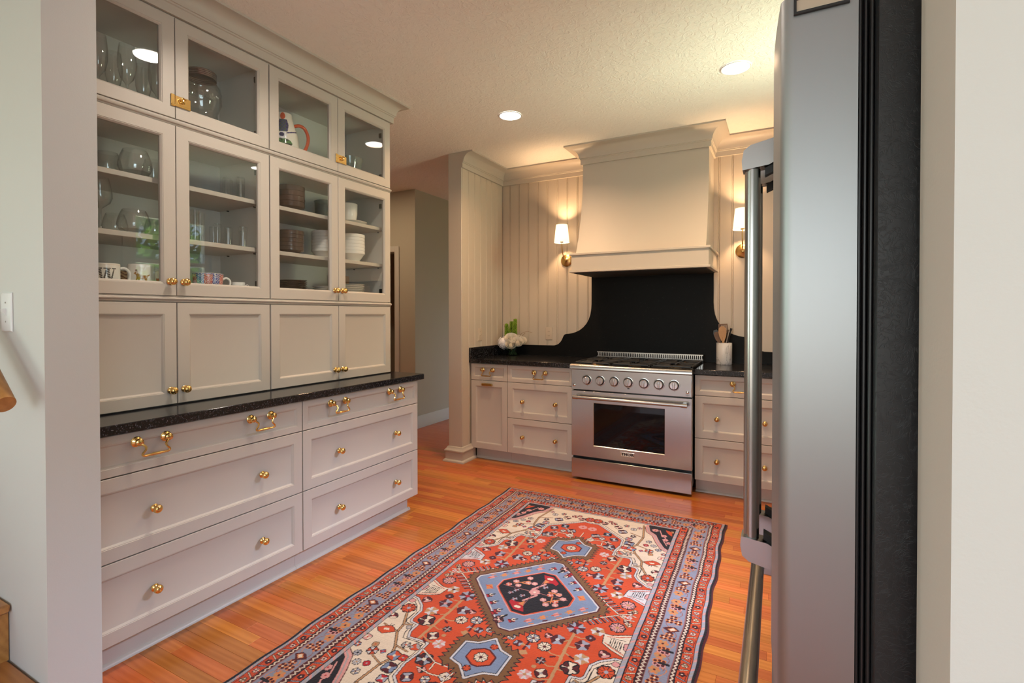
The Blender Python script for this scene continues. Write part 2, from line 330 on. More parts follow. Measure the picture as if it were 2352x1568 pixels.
# ------------------------------------------------------------------ mesh building
class MB:
    def __init__(s): s.v = []; s.f = []
    def add(s, vs, fs):
        o = len(s.v); s.v += [tuple(p) for p in vs]; s.f += [tuple(i+o for i in f) for f in fs]
    def box(s, x0, x1, y0, y1, z0, z1):
        v = [(x, y, z) for x in (x0, x1) for y in (y0, y1) for z in (z0, z1)]
        s.add(v, [(0, 1, 3, 2), (4, 6, 7, 5), (0, 4, 5, 1), (2, 3, 7, 6), (0, 2, 6, 4), (1, 5, 7, 3)])
    def bbox(s, x0, x1, y0, y1, z0, z1, b=.002):
        """box with chamfered edges"""
        xs, ys, zs = (x0, x1), (y0, y1), (z0, z1)
        bm = bmesh.new()
        vs = [bm.verts.new((x, y, z)) for x in xs for y in ys for z in zs]
        for f in [(0, 1, 3, 2), (4, 6, 7, 5), (0, 4, 5, 1), (2, 3, 7, 6), (0, 2, 6, 4), (1, 5, 7, 3)]: bm.faces.new([vs[i] for i in f])
        bmesh.ops.bevel(bm, geom=list(bm.edges), offset=b, segments=1, affect='EDGES')
        s.bm(bm)
    def bm(s, bm):
        bm.verts.index_update()
        s.add([v.co[:] for v in bm.verts], [[v.index for v in f.verts] for f in bm.faces]); bm.free()
    def loft(s, rings, closed=False, cap0=False, cap1=False):
        n = len(rings[0]); o = len(s.v)
        for r in rings: s.v += [tuple(p) for p in r]
        R = len(rings)
        for i in range(R if closed else R-1):
            a, b = o+i*n, o+((i+1) % R)*n
            for k in range(n): s.f.append((a+k, a+(k+1) % n, b+(k+1) % n, b+k))
        if cap0: s.f.append(tuple(o+k for k in reversed(range(n))))
        if cap1: s.f.append(tuple(o+(R-1)*n+k for k in range(n)))
    def lathe(s, prof, c=(0, 0, 0), axis='z', n=24, cap=True):
        rings = []
        for r, h in prof:
            ring = []
            for k in range(n):
                a = 2*PI*k/n; u, w = r*math.cos(a), r*math.sin(a)
                ring.append({'z': (c[0]+u, c[1]+w, c[2]+h), 'x': (c[0]+h, c[1]+u, c[2]+w), 'y': (c[0]+w, c[1]+h, c[2]+u), '-y': (c[0]+u, c[1]-h, c[2]+w)}[axis])
            rings.append(ring)
        s.loft(rings, cap0=cap and prof[0][0] > 1e-5, cap1=cap and prof[-1][0] > 1e-5)
    def tube(s, pts, r, n=8, cap=True, rv=None):
        pts = [Vector(p) for p in pts]; rings = []
        t0 = (pts[1]-pts[0]).normalized()
        up = Vector((0, 0, 1)) if abs(t0.z) < .9 else Vector((1, 0, 0))
        nrm = t0.cross(up).normalized()
        for i, p in enumerate(pts):
            t = (pts[min(i+1, len(pts)-1)]-pts[max(i-1, 0)]).normalized()
            nrm = (nrm - t*nrm.dot(t)).normalized(); bi = t.cross(nrm)
            rr = r if rv is None else rv[i]
            rings.append([p + (nrm*math.cos(2*PI*k/n)+bi*math.sin(2*PI*k/n))*rr for k in range(n)])
        s.loft(rings, cap0=cap, cap1=cap)
    def stube(s, pts, r, n=8, cap=True, rv=None, k=5):
        """tube along a smooth (Catmull-Rom) path through the points"""
        P = [Vector(p) for p in pts]; out = []; rr = []
        for i in range(len(P)-1):
            p0, p1, p2, p3 = P[max(i-1, 0)], P[i], P[i+1], P[min(i+2, len(P)-1)]
            for j in range(k):
                t = j/k
                out.append(.5*((2*p1)+(p2-p0)*t+(2*p0-5*p1+4*p2-p3)*t*t+(3*p1-p0-3*p2+p3)*t**3))
                if rv: rr.append(rv[i]+(rv[i+1]-rv[i])*t)
        out.append(P[-1])
        if rv: rr.append(rv[-1])
        s.tube(out, r, n, cap, rr if rv else None)
    def prism(s, poly, fn0, fn1):
        """polygon between two planes; fn maps (a, b) to a point"""
        a = [fn0(*p) for p in poly]; b = [fn1(*p) for p in poly]
        s.loft([a, b], cap0=True, cap1=True)
    def sphere(s, c, r, nu=12, nv=8, sc=(1, 1, 1)):
        prof = [(max(r*math.sin(PI*i/nv), 1e-6), -r*math.cos(PI*i/nv)) for i in range(nv+1)]
        rings = [[(c[0]+q*math.cos(2*PI*k/nu)*sc[0], c[1]+q*math.sin(2*PI*k/nu)*sc[1], c[2]+h*sc[2]) for k in range(nu)] for q, h in prof]
        s.loft(rings)
    def mesh(s, name, mat, org=(0, 0, 0), smooth=38, recalc=True):
        me = bpy.data.meshes.new(name)
        ox, oy, oz = org
        me.from_pydata([(x-ox, y-oy, z-oz) for x, y, z in s.v], [], s.f)
        if recalc:
            bm = bmesh.new(); bm.from_mesh(me)
            bmesh.ops.remove_doubles(bm, verts=bm.verts, dist=1e-5)
            bmesh.ops.recalc_face_normals(bm, faces=bm.faces); bm.to_mesh(me); bm.free()
        if mat: me.materials.append(mat)
        if smooth:
            me.polygons.foreach_set('use_smooth', [True]*len(me.polygons))
            me.set_sharp_from_angle(angle=math.radians(smooth))
        me.update()
        return me

def wloc(o):
    p = Vector((0, 0, 0))
    while o is not None: p += o.location; o = o.parent
    return p
def link(name, data, parent=None, loc=(0, 0, 0)):
    o = bpy.data.objects.new(name, data); COL.objects.link(o); o.location = loc
    if parent is not None: o.parent = parent
    return o
def tag(o, label=None, cat=None, group=None, kind=None):
    if label: o['label'] = label
    if cat: o['category'] = cat
    if group: o['group'] = group
    if kind: o['kind'] = kind
    return o
def thing(name, label, cat, loc, group=None):
    return tag(link(name, None, None, loc), label, cat, group)
def part(name, mb, mat, parent, label=None, smooth=38):
    """mb holds world coordinates; the part keeps its parent's origin"""
    w = wloc(parent)
    return tag(link(name, mb.mesh(name, mat, w, smooth), parent), label)
def solo(name, mb, mat, label, cat, loc=(0, 0, 0), group=None, smooth=38):
    return tag(link(name, mb.mesh(name, mat, loc, smooth), None, loc), label, cat, group)
def struct(name, mb, mat, parent=None, label=None, smooth=38):
    o = part(name, mb, mat, parent) if parent is not None else link(name, mb.mesh(name, mat, (0, 0, 0), smooth))
    if parent is None: o['kind'] = 'structure'
    if label: o['label'] = label
    return o
MESH = {}
def shared(name, key, build, mat, parent, at_, smooth=38, rot=None):
    """part from a shared mesh, placed at world point at_"""
    if key not in MESH:
        b = MB(); build(b); MESH[key] = b.mesh(name, mat, (0, 0, 0), smooth)
    o = link(name, MESH[key], parent, Vector(at_)-(wloc(parent) if parent is not None else Vector()))
    if rot: o.rotation_euler = rot
    return o
def copy_tree(o, parent=None):
    c = o.copy(); COL.objects.link(c)
    if parent is not None: c.parent = parent
    for ch in list(o.children): copy_tree(ch, c)
    return c

# ------------------------------------------------------------------ room
XW, YB, YW = -2.745, 3.8605, 4.466         # left wall, back cabinet fronts, back wall
XS, XS2, YS = -2.4707, -2.607, 3.7138      # stub wall: right face, left face, front
XR = 0.85                                  # kitchen right wall
def room():
    b = MB(); b.box(-5.2, 3.1, -4.1, .80, -.06, -.004); b.box(-5.2, XR+.12, .80, 7.6, -.06, -.004); fl = struct('floor', b, simple('subfloor', (.10, .035, .012, 1), .6))
    # oak strips along X: parts where they show, one joined remainder elsewhere
    W = .0572; rest = MB(); rnd = random.Random(3); pieces = []
    y = -2.0; row = 0
    while y < 7.4:
        x = -4.6 - rnd.random()*.5
        xmax = 3.0 if y < .66 else XR
        while x < xmax-.01:
            L = rnd.choice([.35, .5, .65, .8, .95, 1.15, 1.35]); x1 = min(x+L, xmax)
            vis = (-2.62 < x1 and x < .12 and .92 < y < 3.98)
            hid = (-1.74 < x and x1 < -.29 and .95 < y and y+W < 3.30)      # under the rug
            if hid: vis = False
            if y > 3.98 and x > -2.45 and x1 < .05 and y < 4.4: x = x1; continue
            pieces.append((vis, x, x1, y)); x = x1
        y += W; row += 1
    def score(p): return math.hypot((p[1]+p[2])/2, p[3])
    vis = sorted([p for p in pieces if p[0]], key=score)
    keep = set(vis[:300])
    for p in pieces:
        _, x, x1, y = p
        g = .0002; dz = rnd.uniform(-.0004, 0.0)
        q = MB(); q.bbox(x+g, x1-g, y+g, y+W-g, -.0065, dz, .0006) if p in keep else q.box(x+g, x1-g, y+g, y+W-g, -.0065, dz)
        if p in keep:
            c = ((x+x1)/2, y+W/2, 0)
            link('floor_board', q.mesh('floor_board', M['floor'], c, 0, False), fl, c)
        else: rest.add(q.v, q.f)
    o = part('floor_boards_rest', rest, M['floor'], fl, smooth=0); o['kind'] = 'stuff'; o.name = 'floor_boarding'

    b = MB(); b.box(-5.2, 3.1, -4.1, .80, H, H+.06); b.box(-5.2, XR+.12, .80, 7.6, H, H+.06); struct('ceiling', b, M['ceiling'], smooth=0)
    # near wall with the wide opening: jambs left and right
    b = MB(); b.box(-5.2, -1.905, .662, .797, 0, H); struct('wall_left_near', b, M['wall']).name = 'wall_stair'
    b = MB(); b.box(.157, 3.1, .66, .80, 0, H); struct('wall_right', b, M['wall_white'])
    b = MB(); b.box(XW-.12, XW, .797, 2.72, 0, H); struct('wall_left', b, M['wall'])
    # kitchen right wall with window opening
    b = MB(); y0, y1, z0, z1 = 2.60, 3.37, 1.16, 2.34
    b.box(XR, XR+.12, .80, y0, 0, H); b.box(XR, XR+.12, y1, YW+.12, 0, H); b.box(XR, XR+.12, y0, y1, 0, z0); b.box(XR, XR+.12, y0, y1, z1, H)
    struct('wall_kitchen_right', b, M['wall'])
    b = MB()
    def frame(b, x0, x1, y0, y1, z0, z1, t):
        b.box(x0, x1, y0, y0+t, z0, z1); b.box(x0, x1, y1-t, y1, z0, z1); b.box(x0, x1, y0+t, y1-t, z0, z0+t); b.box(x0, x1, y0+t, y1-t, z1-t, z1)
    frame(b, XR+.03, XR+.09, y0, y1, z0, z1, .05); b.box(XR+.03, XR+.09, y0+.05, y1-.05, 1.83, 1.87)
    w = struct('window_1', b, M['base_white'])
    b = MB(); b.box(XR+.055, XR+.06, y0+.05, y1-.05, z0+.05, 1.83); part('pane', b, M['window_glass'], w)
    b = MB(); b.box(XR+.055, XR+.06, y0+.05, y1-.05, 1.87, z1-.05); part('pane', b, M['window_glass'], w)
    b = MB(); frame(b, XR-.018, XR-.0005, y0-.085, y1+.085, z0-.085, z1+.085, .084); part('casing', b, M['base_white'], w)
    # rear room shell with its windows
    def holed(name, plane, lo, hi, ha, hb, za, zb, mt, axis):
        b = MB()
        def bx(a0, a1, z0, z1):
            if axis == 'y': b.box(a0, a1, plane-.06, plane+.06, z0, z1)
            else: b.box(plane-.06, plane+.06, a0, a1, z0, z1)
        bx(lo, ha, 0, H); bx(hb, hi, 0, H); bx(ha, hb, 0, za); bx(ha, hb, zb, H)
        struct(name, b, mt)
    holed('wall_rear', -4.04, -5.2, 3.1, -3.0, 1.8, .45, 2.45, M['wall_white'], 'y')
    holed('wall_far_right', 3.04, -4.1, .66, -2.6, -.4, .6, 2.3, M['wall_white'], 'x')
    holed('wall_far_left', -4.6, -4.1, .66, -2.7, -1.1, .9, 2.5, M['wall_white'], 'x')
    k = 2
    for (ax, pl, a0, a1, z0, z1) in (('y', -4.04, -3.0, 1.8, .45, 2.45), ('x', 3.04, -2.6, -.4, .6, 2.3), ('x', -4.6, -2.7, -1.1, .9, 2.5)):
        b = MB()
        def bx(p0, p1, q0, q1):
            if ax == 'y': b.box(p0, p1, pl-.03, pl+.03, q0, q1)
            else: b.box(pl-.03, pl+.03, p0, p1, q0, q1)
        t = .06
        bx(a0, a0+t, z0, z1); bx(a1-t, a1, z0, z1); bx(a0+t, a1-t, z0, z0+t); bx(a0+t, a1-t, z1-t, z1)
        nm = 4 if a1-a0 > 3 else 2
        for i in range(1, nm):
            c = a0+(a1-a0)*i/nm; bx(c-.03, c+.03, z0+t, z1-t)
        struct('window_%d' % k, b, M['base_white']); k += 1
    # back wall and stub wall cores, planked with beadboard
    b = MB(); b.box(XS2, XR+.12, YW+.006, YW+.13, 0, H); wb = struct('wall_back', b, M['bead'])
    b = MB(); b.box(XS2, XS-.006, YS+.02, YW+.006, 0, H); ws = struct('wall_stub', b, M['bead'])
    b = MB(); b.bbox(XS2-.001, XS, YS, YS+.02, 0, H, .002); part('end_board', b, M['trim'], ws)
    # one plank mesh, beaded along its right edge
    def plank(fn, L, mt, name, zb=.90):
        w = L; pr = [(0, -.006), (.0, -.001), (.0015, 0), (w-.0155, 0), (w-.0125, -.0045), (w-.0118, -.002), (w-.0095, 0), (w-.0065, 0), (w-.0042, -.002), (w-.0035, -.0045), (w-.001, -.001), (w, -.006)]
        b = MB(); b.prism(pr, lambda a, o: fn(a, o, zb), lambda a, o: fn(a, o, 2.66)); return b.mesh(name, mt, (0, 0, 0), 20)
    P = .1027
    me = plank(lambda a, o, z: (a, -o, z), P, M['bead'], 'beadboard_plank'); mf = plank(lambda a, o, z: (a, -o, z), P, M['bead'], 'beadboard_plank', .01)
    x = -2.388-P+.0095
    for i in range(33):
        xx = x+P*i
        if xx+P > XR: break
        link('beadboard_plank', mf if xx > .09 else me, wb, (xx, YW, 0))
    b = MB(); b.box(XS, -2.388-P+.0095, YW, YW+.006, .9, 2.66); part('beadboard_plank', b, M['bead'], wb)
    P2 = .1036
    me2 = plank(lambda a, o, z: (o, a, z), P2, M['bead'], 'beadboard_plank')
    me3 = plank(lambda a, o, z: (o, a, z), P2, M['bead'], 'beadboard_plank', .01)
    for i in range(7):
        link('beadboard_plank', me3 if i == 0 else me2, ws, (XS, 3.83-P2+.0095+P2*i, 0))
    b = MB(); b.box(XS-.0062, XS, YS+.02, 3.83-P2+.0095, .01, 2.66); part('beadboard_plank', b, M['bead'], ws)
    # hallway beyond
    b = MB(); b.box(-5.2, -3.945, 4.567, 4.69, 0, H); struct('wall_hall_far', b, M['wall_hall'])
    b = MB()
    b.box(-3.945, -3.67, 4.567, 4.69, 0, H); b.box(-3.79, -3.67, 4.69, 7.6, 0, H)
    b = MB(); b.box(-3.958, -3.67, 4.567, 4.69, 0, H); b.box(-3.79, -3.67, 4.69, 7.6, 0, H); b.box(-5.2, -3.958, 4.567, 4.69, 2.04, H)
    o = bpy.data.objects['wall_hall_far']; COL.objects.unlink(o)
    struct('wall_hall', b, M['wall_hall'])
    b = MB(); b.box(XS2-.0, XR, 7.4, 7.5, 0, H); b.box(-3.67, XS2, 7.48, 7.6, 0, H); struct('wall_hall_end', b, M['wall_hall'])
    b = MB(); b.box(-5.2, XW-.12, .797, .9, 0, H); b.box(-5.2, -5.1, .9, 6.5, 0, H); struct('wall_hall_left', b, M['wall_hall'])
    b = MB(); b.box(-5.2, -3.79, 6.4, 6.5, 0, H); struct('wall_far_room', b, M['wall_hall'])
    # door casing and an open panelled door beyond it
    b = MB(); b.bbox(-3.962, -3.897, 4.548, 4.567, 0, 2.108, .004); b.bbox(-4.95, -3.962, 4.548, 4.567, 2.043, 2.108, .004); b.box(-3.975, -3.958, 4.567, 4.69, 0, 2.04)
    struct('trim_1', b, M['base_white'])
    t = struct('door_1', door_slab(), M['base_white'])
    b = MB(); b.lathe([(.004, 0), (.012, .002), (.012, .03), (.026, .04), (.028, .055), (.018, .068), (0, .07)], (-3.985-.05, 4.9, .98), 'x', 12)
    part('door_knob', b, M['dark_metal'], t)
    # baseboards
    def bprof(t=.016, h=.14): return [(0, 0), (t, 0), (t, h-.035), (t-.004, h-.028), (t-.005, h-.012), (t-.010, h-.006), (t-.012, h), (0, h)]
    b = MB(); b.prism(bprof(), lambda o, z: (-3.67+o, 4.55, z), lambda o, z: (-3.67+o, 7.47, z)); struct('baseboard_hall', b, M['base_white'])
    b = MB()
    pr = [(0, 0), (.040, 0), (.040, .012), (.034, .020), (.022, .024), (.022, .088), (.030, .094), (.030, .104), (.022, .112), (.014, .122), (.012, .132), (0, .136)]
    ring = lambda o: [(XS2-o, YS+.5), (XS2-o, YS-o), (XS+o, YS-o), (XS+o, YB+.05)]
    rings = [[(p[0], p[1], z) for (o, z) in pr for p in [ring(o)[i]]] for i in range(4)]
    b.loft(rings, cap0=True, cap1=True); struct('baseboard_stub', b, M['trim'])
    b = MB(); b.prism(bprof(), lambda o, z: (x_, .66-o, z), lambda o, z: (x_, .66-o, z)) if False else None
    # crown on stub and back wall
    cp = crown_profile(.118, 2.604)
    def cpath(pts):
        return [[(px(o)[0], px(o)[1], z) for (o, z) in cp] for px in pts]
    b = MB()
    b.loft(cpath([lambda o: (XS+o, YS-.004), lambda o: (XS+o, YW-o), lambda o: (XR, YW-o)]), cap0=True, cap1=True)
    struct('trim_2', b, M['trim'])
def crown_profile(proj, z0):
    """(out, z) loop: a flat frieze, a small step, then a cove up to the ceiling"""
    pr = [(0, z0), (.016, z0), (.016, z0+.040), (.021, z0+.043), (.021, z0+.050)]
    x0, zb = .026, z0+.052
    pr.append((x0, zb))
    n = 7
    for i in range(1, n+1):
        t = i/n*PI/2
        pr.append((x0+(proj-.010-x0)*(1-math.cos(t)), zb+(H-.012-zb)*math.sin(t)))
    pr += [(proj, H-.012), (proj, H-.0005), (0, H-.0005)]
    return pr
def door_slab():
    b = MB()
    T = lambda a, o, z: (-4.00-o, 4.70+a, z)
    rings = [(0, 0), (0, .035)]
    b.box(-4.035, -4.0, 4.70, 5.46, .01, 2.03)
    for a0, a1 in ((.10, .35), (.42, .67)):
        for z0, z1 in ((.2, .75), (.9, 1.45), (1.55, 1.93)):
            rect_loft(b, lambda a, o, z: (-4.0+o, 4.70+a, z), a0, a1, z0, z1, [(0, 0), (.0, .004), (.012, .004), (.03, .0005)], cap=True)
    return b
def rect_loft(b, T, a0, a1, z0, z1, rings, cap=True, closed=False, cap0=False):
    rs = [[T(a0+i, o, z0+i), T(a1-i, o, z0+i), T(a1-i, o, z1-i), T(a0+i, o, z1-i)] for i, o in rings]
    b.loft(rs, closed=closed, cap0=cap0, cap1=cap and not closed)
room()

# ------------------------------------------------------------------ hardware
def knob_mesh(b, axis):
    s = 1.0
    prof = [(.0001, 0), (.0145, 0), (.0150, .002), (.0120, .005), (.0060, .008), (.0055, .013), (.0085, .016), (.0140, .019), (.0165, .024), (.0160, .029), (.0120, .034), (.0060, .0365), (.0001, .037)]
    b.lathe(prof, (0, 0, 0), axis, 20)
def knob(parent, T, a, z, out=0):
    ax = 'x' if T is TL or T is TLU else '-y'
    return shared('knob', 'knob'+ax, lambda b: knob_mesh(b, ax), M['brass'] if ax == 'x' else M['brass2'], parent, T(a, out, z))
def bail_mesh(b, T0, half=.0515):
    for s in (-1, 1):
        c = T0(s*half, 0, 0)
        ax = 'x' if T0(0, 1, 0)[0] > .5 else '-y'
        b.lathe([(.0001, 0), (.0195, 0), (.0198, .002), (.0170, .004), (.0170, .006), (.0130, .008), (.0085, .010), (.0075, .016), (.0120, .019), (.0145, .023), (.0130, .028), (.0075, .031), (.0001, .032)], c, ax, 20)
    pts = []
    rad = []
    h = half
    key = [(-h, .024, -.004), (-h+.008, .030, -.010), (-h+.016, .034, -.020), (-h+.014, .036, -.031), (-h+.006, .036, -.040), (-h+.004, .036, -.047), (-h+.012, .035, -.052), (-.022, .034, -.052), (-.012, .034, -.052), (0, .034, -.052)]
    rr = [.0040, .0042, .0040, .0036, .0038, .0042, .0044, .0044, .0056, .0058]
    pts = key + [(-a, o, z) for a, o, z in reversed(key[:-1])]; rad = rr+list(reversed(rr[:-1]))
    b.stube([T0(*p) for p in pts], .003, 8, True, rad, 3)
def bail(parent, T, a, z):
    T0 = (lambda a, o, z: (o, a, z)) if T is TL else (lambda a, o, z: (a, -o, z))
    return shared('bail_pull', 'bail'+('L' if T is TL else 'B'), lambda b: bail_mesh(b, T0), M['brass'] if T is TL else M['brass2'], parent, T(a, 0, z))

# ------------------------------------------------------------------ cabinets
XL, XU = -2.134, -2.3426
TL = lambda a, o, z: (XL+o, a, z)
TLU = lambda a, o, z: (XU+o, a, z)
TB = lambda a, o, z: (a, YB-o, z)
TH = .021
def shaker_rings(r):
    return [(.0, -TH), (0, -.0015), (.0015, 0), (r, 0), (r+.0015, -.0018), (r+.0035, -.0018), (r+.0055, -.0035), (r+.010, -.0085), (r+.0125, -.0095)]
def front(name, parent, T, a0, a1, z0, z1, r, g=.0022):
    b = MB(); rect_loft(b, T, a0+g, a1-g, z0+g, z1-g, shaker_rings(r), cap0=True)
    return part(name, b, M['cab'], parent, smooth=25)
def glass_door(parent, T, a0, a1, z0, z1, r=.050, g=.0016):
    b = MB()
    rings = shaker_rings(r)[:-1] + [(r+.010, -TH)]
    rect_loft(b, T, a0+g, a1-g, z0+g, z1-g, rings, closed=True)
    d = part('door', b, M['cab'], parent, smooth=25)
    b = MB(); i = r+.0095+g
    p0, p1 = T(a0+i, -.015, z0+i), T(a1-i, -.0115, z1-i)
    b.box(min(p0[0], p1[0]), max(p0[0], p1[0]), p0[1], p1[1], p0[2], p1[2])
    part('glass_pane', b, M['pane'], d, smooth=0)
    return d
def hinge(parent, T, a, z):
    b = MB(); p = T(a, -TH-.002, z)
    b.bbox(p[0]-.05, p[0], a-.016, a, z-.016, z+.016, .003); b.lathe([(.012, 0), (.012, .01)], (p[0]-.002, a-.028, z), 'x', 10)
    part('hinge', b, M['dark_metal'], parent)
def latch(parent, T, a, z):
    b = MB()
    b.bbox(*[v for pr in zip(T(a-.006, 0, z-.024), T(a+.060, .003, z+.024)) for v in (min(pr), max(pr))], .001)
    b.bbox(*[v for pr in zip(T(a-.024, 0, z-.026), T(a-.008, .005, z+.026)) for v in (min(pr), max(pr))], .001)
    b.bbox(*[v for pr in zip(T(a-.022, .003, z-.024), T(a+.056, .007, z-.015)) for v in (min(pr), max(pr))], .001)
    b.lathe([(.010, .003), (.010, .006), (.006, .008), (.006, .013), (0.0001, .014)], T(a+.026, 0, z+.004), 'x', 14)
    b.tube([T(a+.026, .012, z+.004), T(a+.018, .015, z-.004), T(a+.012, .017, z+.010), T(a+.020, .016, z+.018), T(a+.034, .014, z+.012)], .0028, 8)
    part('turn_latch', b, M['brass'], parent)

def upper_unit(a0, a1, idx):
    side = ('nearer the pillar', 'nearer the hallway')[idx]
    pos = ('left', 'right')[idx]
    mid = (a0+a1)/2
    def carcass(t, z0, z1, shelves=(), glass=True):
        xf = XU-TH-.007; th = .019
        b = MB()
        b.box(XW, xf, a0, a0+th, z0, z1); b.box(XW, xf, a1-th, a1, z0, z1)
        b.box(XW, xf, a0+th, a1-th, z0, z0+th); b.box(XW, xf, a0+th, a1-th, z1-th, z1)
        b.box(XW+.001, XW+.012, a0+th, a1-th, z0+th, z1-th)
        part('carcass', b, M['cab_in'], t)
        for z in shelves:
            b = MB(); b.bbox(XW+.012, xf-.012, a0+th+.001, a1-th-.001, z-.022, z, .0015); part('shelf', b, M['cab'], t)
            for yy in (a0+th, a1-th):
                for xx in (XW+.09, xf-.06):
                    b = MB(); sg = 1 if yy < mid else -1
                    b.lathe([(.003, 0), (.003, .012*sg)], (xx, yy, z-.026), 'y', 6)
                    part('shelf_pin', b, M['dark_metal'], t)
    what = ('champagne flutes and a big glass jar', 'a hand-painted pitcher')[idx]
    t = thing('glass_front_cabinet', 'small greige glass-door cabinet under the crown holding ' + what, 'cabinet', (XW, a0, 2.1697))
    carcass(t, 2.1697, 2.613)
    d1 = glass_door(t, TLU, a0, mid, 2.1697, 2.613); d2 = glass_door(t, TLU, mid, a1, 2.1697, 2.613)
    latch(d2, TLU, mid+.004, 2.248)
    for z in (2.25, 2.53): hinge(d2, TLU, a1-.02, z)
    what = ('wine glasses, tumblers and mugs', 'stacks of brown and white crockery')[idx]
    t = thing('glass_front_cabinet', 'tall greige glass-door cabinet with two shelves of ' + what, 'cabinet', (XW, a0, 1.3923))
    carcass(t, 1.3923, 2.1406, (1.655, 1.900))
    d1 = glass_door(t, TLU, a0, mid, 1.3923, 2.1406); d2 = glass_door(t, TLU, mid, a1, 1.3923, 2.1406)
    kz = 1.4545
    knob(d1, TLU, mid-.028, kz); knob(d2, TLU, mid+.029, kz)
    for z in (1.47, 2.05): hinge(d2, TLU, a1-.02, z)
    t = thing('counter_cabinet', ('two-door greige panel cabinet standing on the dark counter beside the pillar', 'two-door greige panel cabinet standing on the dark counter at the hallway end')[idx], 'cabinet', (XW, a0, .9145))
    b = MB(); b.box(XW, XU-TH-.010, a0, a1, .9145, 1.365); part('carcass', b, M['cab'], t)
    for (p0, p1, ka) in ((a0, mid, mid-.028), (mid, a1, mid+.029)):
        d = front('door', t, TLU, p0, p1, .917, 1.365, .049); knob(d, TLU, ka, .980)

def hutch():
    A0, A1, A2 = .8085, 1.7305, 2.6525
    upper_unit(A0, A1-.0015, 0); upper_unit(A1+.0015, A2, 1)
    # moulding rails between the cabinet tiers
    for z0, z1, l in ((1.365, 1.3923, 'thin beaded greige rail under the tall glass-door cabinets'), (2.1406, 2.1697, 'thin beaded greige rail under the small top glass-door cabinets')):
        m = (z0+z1)/2; t = z1-z0
        pr = [(-.38, z0), (-.006, z0), (-.003, z0+.003), (-.003, z0+.007), (.004, z0+.009), (.008, m), (.008, m+.003), (.004, m+.006), (-.003, m+.007), (-.006, z1), (-.38, z1)]
        b = MB(); b.prism(pr, lambda o, z: (XU+o, A0, z), lambda o, z: (XU+o, A2+.004, z))
        solo('moulding_rail', b, M['cab'], l, 'moulding', (XU, A0, z0))
    # frieze and crown over the whole hutch, mitred round its hallway end
    cp = [(o*.0+o, z) for o, z in crown_profile(.092, 2.617)]
    b = MB()
    e = A2+.012
    rings = [[(XU-.008+o, A0, z) for o, z in cp], [(XU-.008+o, e+o, z) for o, z in cp], [(XW, e+o, z) for o, z in cp]]
    b.loft(rings, cap0=True, cap1=True)
    b.box(XW+.001, XU-.009, A0+.001, e-.001, 2.613, H-.001)
    solo('crown_moulding', b, M['trim'], 'coved greige crown moulding capping the tall glass-door cabinets', 'moulding', (XU, A0, 2.617))
    # base cabinets
    B = (.8085, 1.7555, 2.6795)
    for i in (0, 1):
        a0, a1 = B[i]+.0005, B[i+1]-.0005
        t = thing('base_cabinet', ('three-drawer greige base cabinet beside the pillar under the long counter', 'three-drawer greige base cabinet at the hallway end of the long counter')[i], 'cabinet', (XW, a0, 0))
        b = MB(); b.box(XW+.001, XL-TH-.012, a0, a1, .104, .8755)
        part('carcass', b, M['cab_in'], t)
        b = MB(); b.box(XW+.001, -2.197, a0, a1-(.035 if i else 0), 0, .104); part('toe_kick', b, M['cab'], t)
        b = MB(); pr = [(0, 0), (.014, 0), (.0125, .007), (.008, .0125), (0, .016)]
        b.prism(pr, lambda o, z: (-2.197+o, a0, z), lambda o, z: (-2.197+o, a1-(.02 if i else 0), z))
        if i: b.prism(pr, lambda o, z: (-2.197+.014, a1-.035+o, z), lambda o, z: (XW+.001, a1-.035+o, z))
        part('shoe_moulding', b, M['cab'], t)
        c = (a0+a1)/2 + (.0 if i else .0)
        kn = ((1.067, 1.528), (1.9975, 2.4605))[i]; pl = ((1.0585, 1.5225), (1.990, 2.453))[i]
        d = front('drawer', t, TL, a0, a1, .7179, .8722, .030)
        for a in pl: bail(d, TL, a, .832)
        for z0, z1, kz in ((.4077, .7179, .562), (.104, .4077, .251)):
            d = front('drawer', t, TL, a0, a1, z0, z1, .050)
            for a in kn: knob(d, TL, a, kz)
    b = MB(); b.bbox(XW, -2.104, .8085, 2.712, .8763, .914, .003)
    solo('countertop', b, M['granite'], 'long black speckled granite counter under the glass-door cabinets', 'counter', (XW, .81, .8763))
hutch()

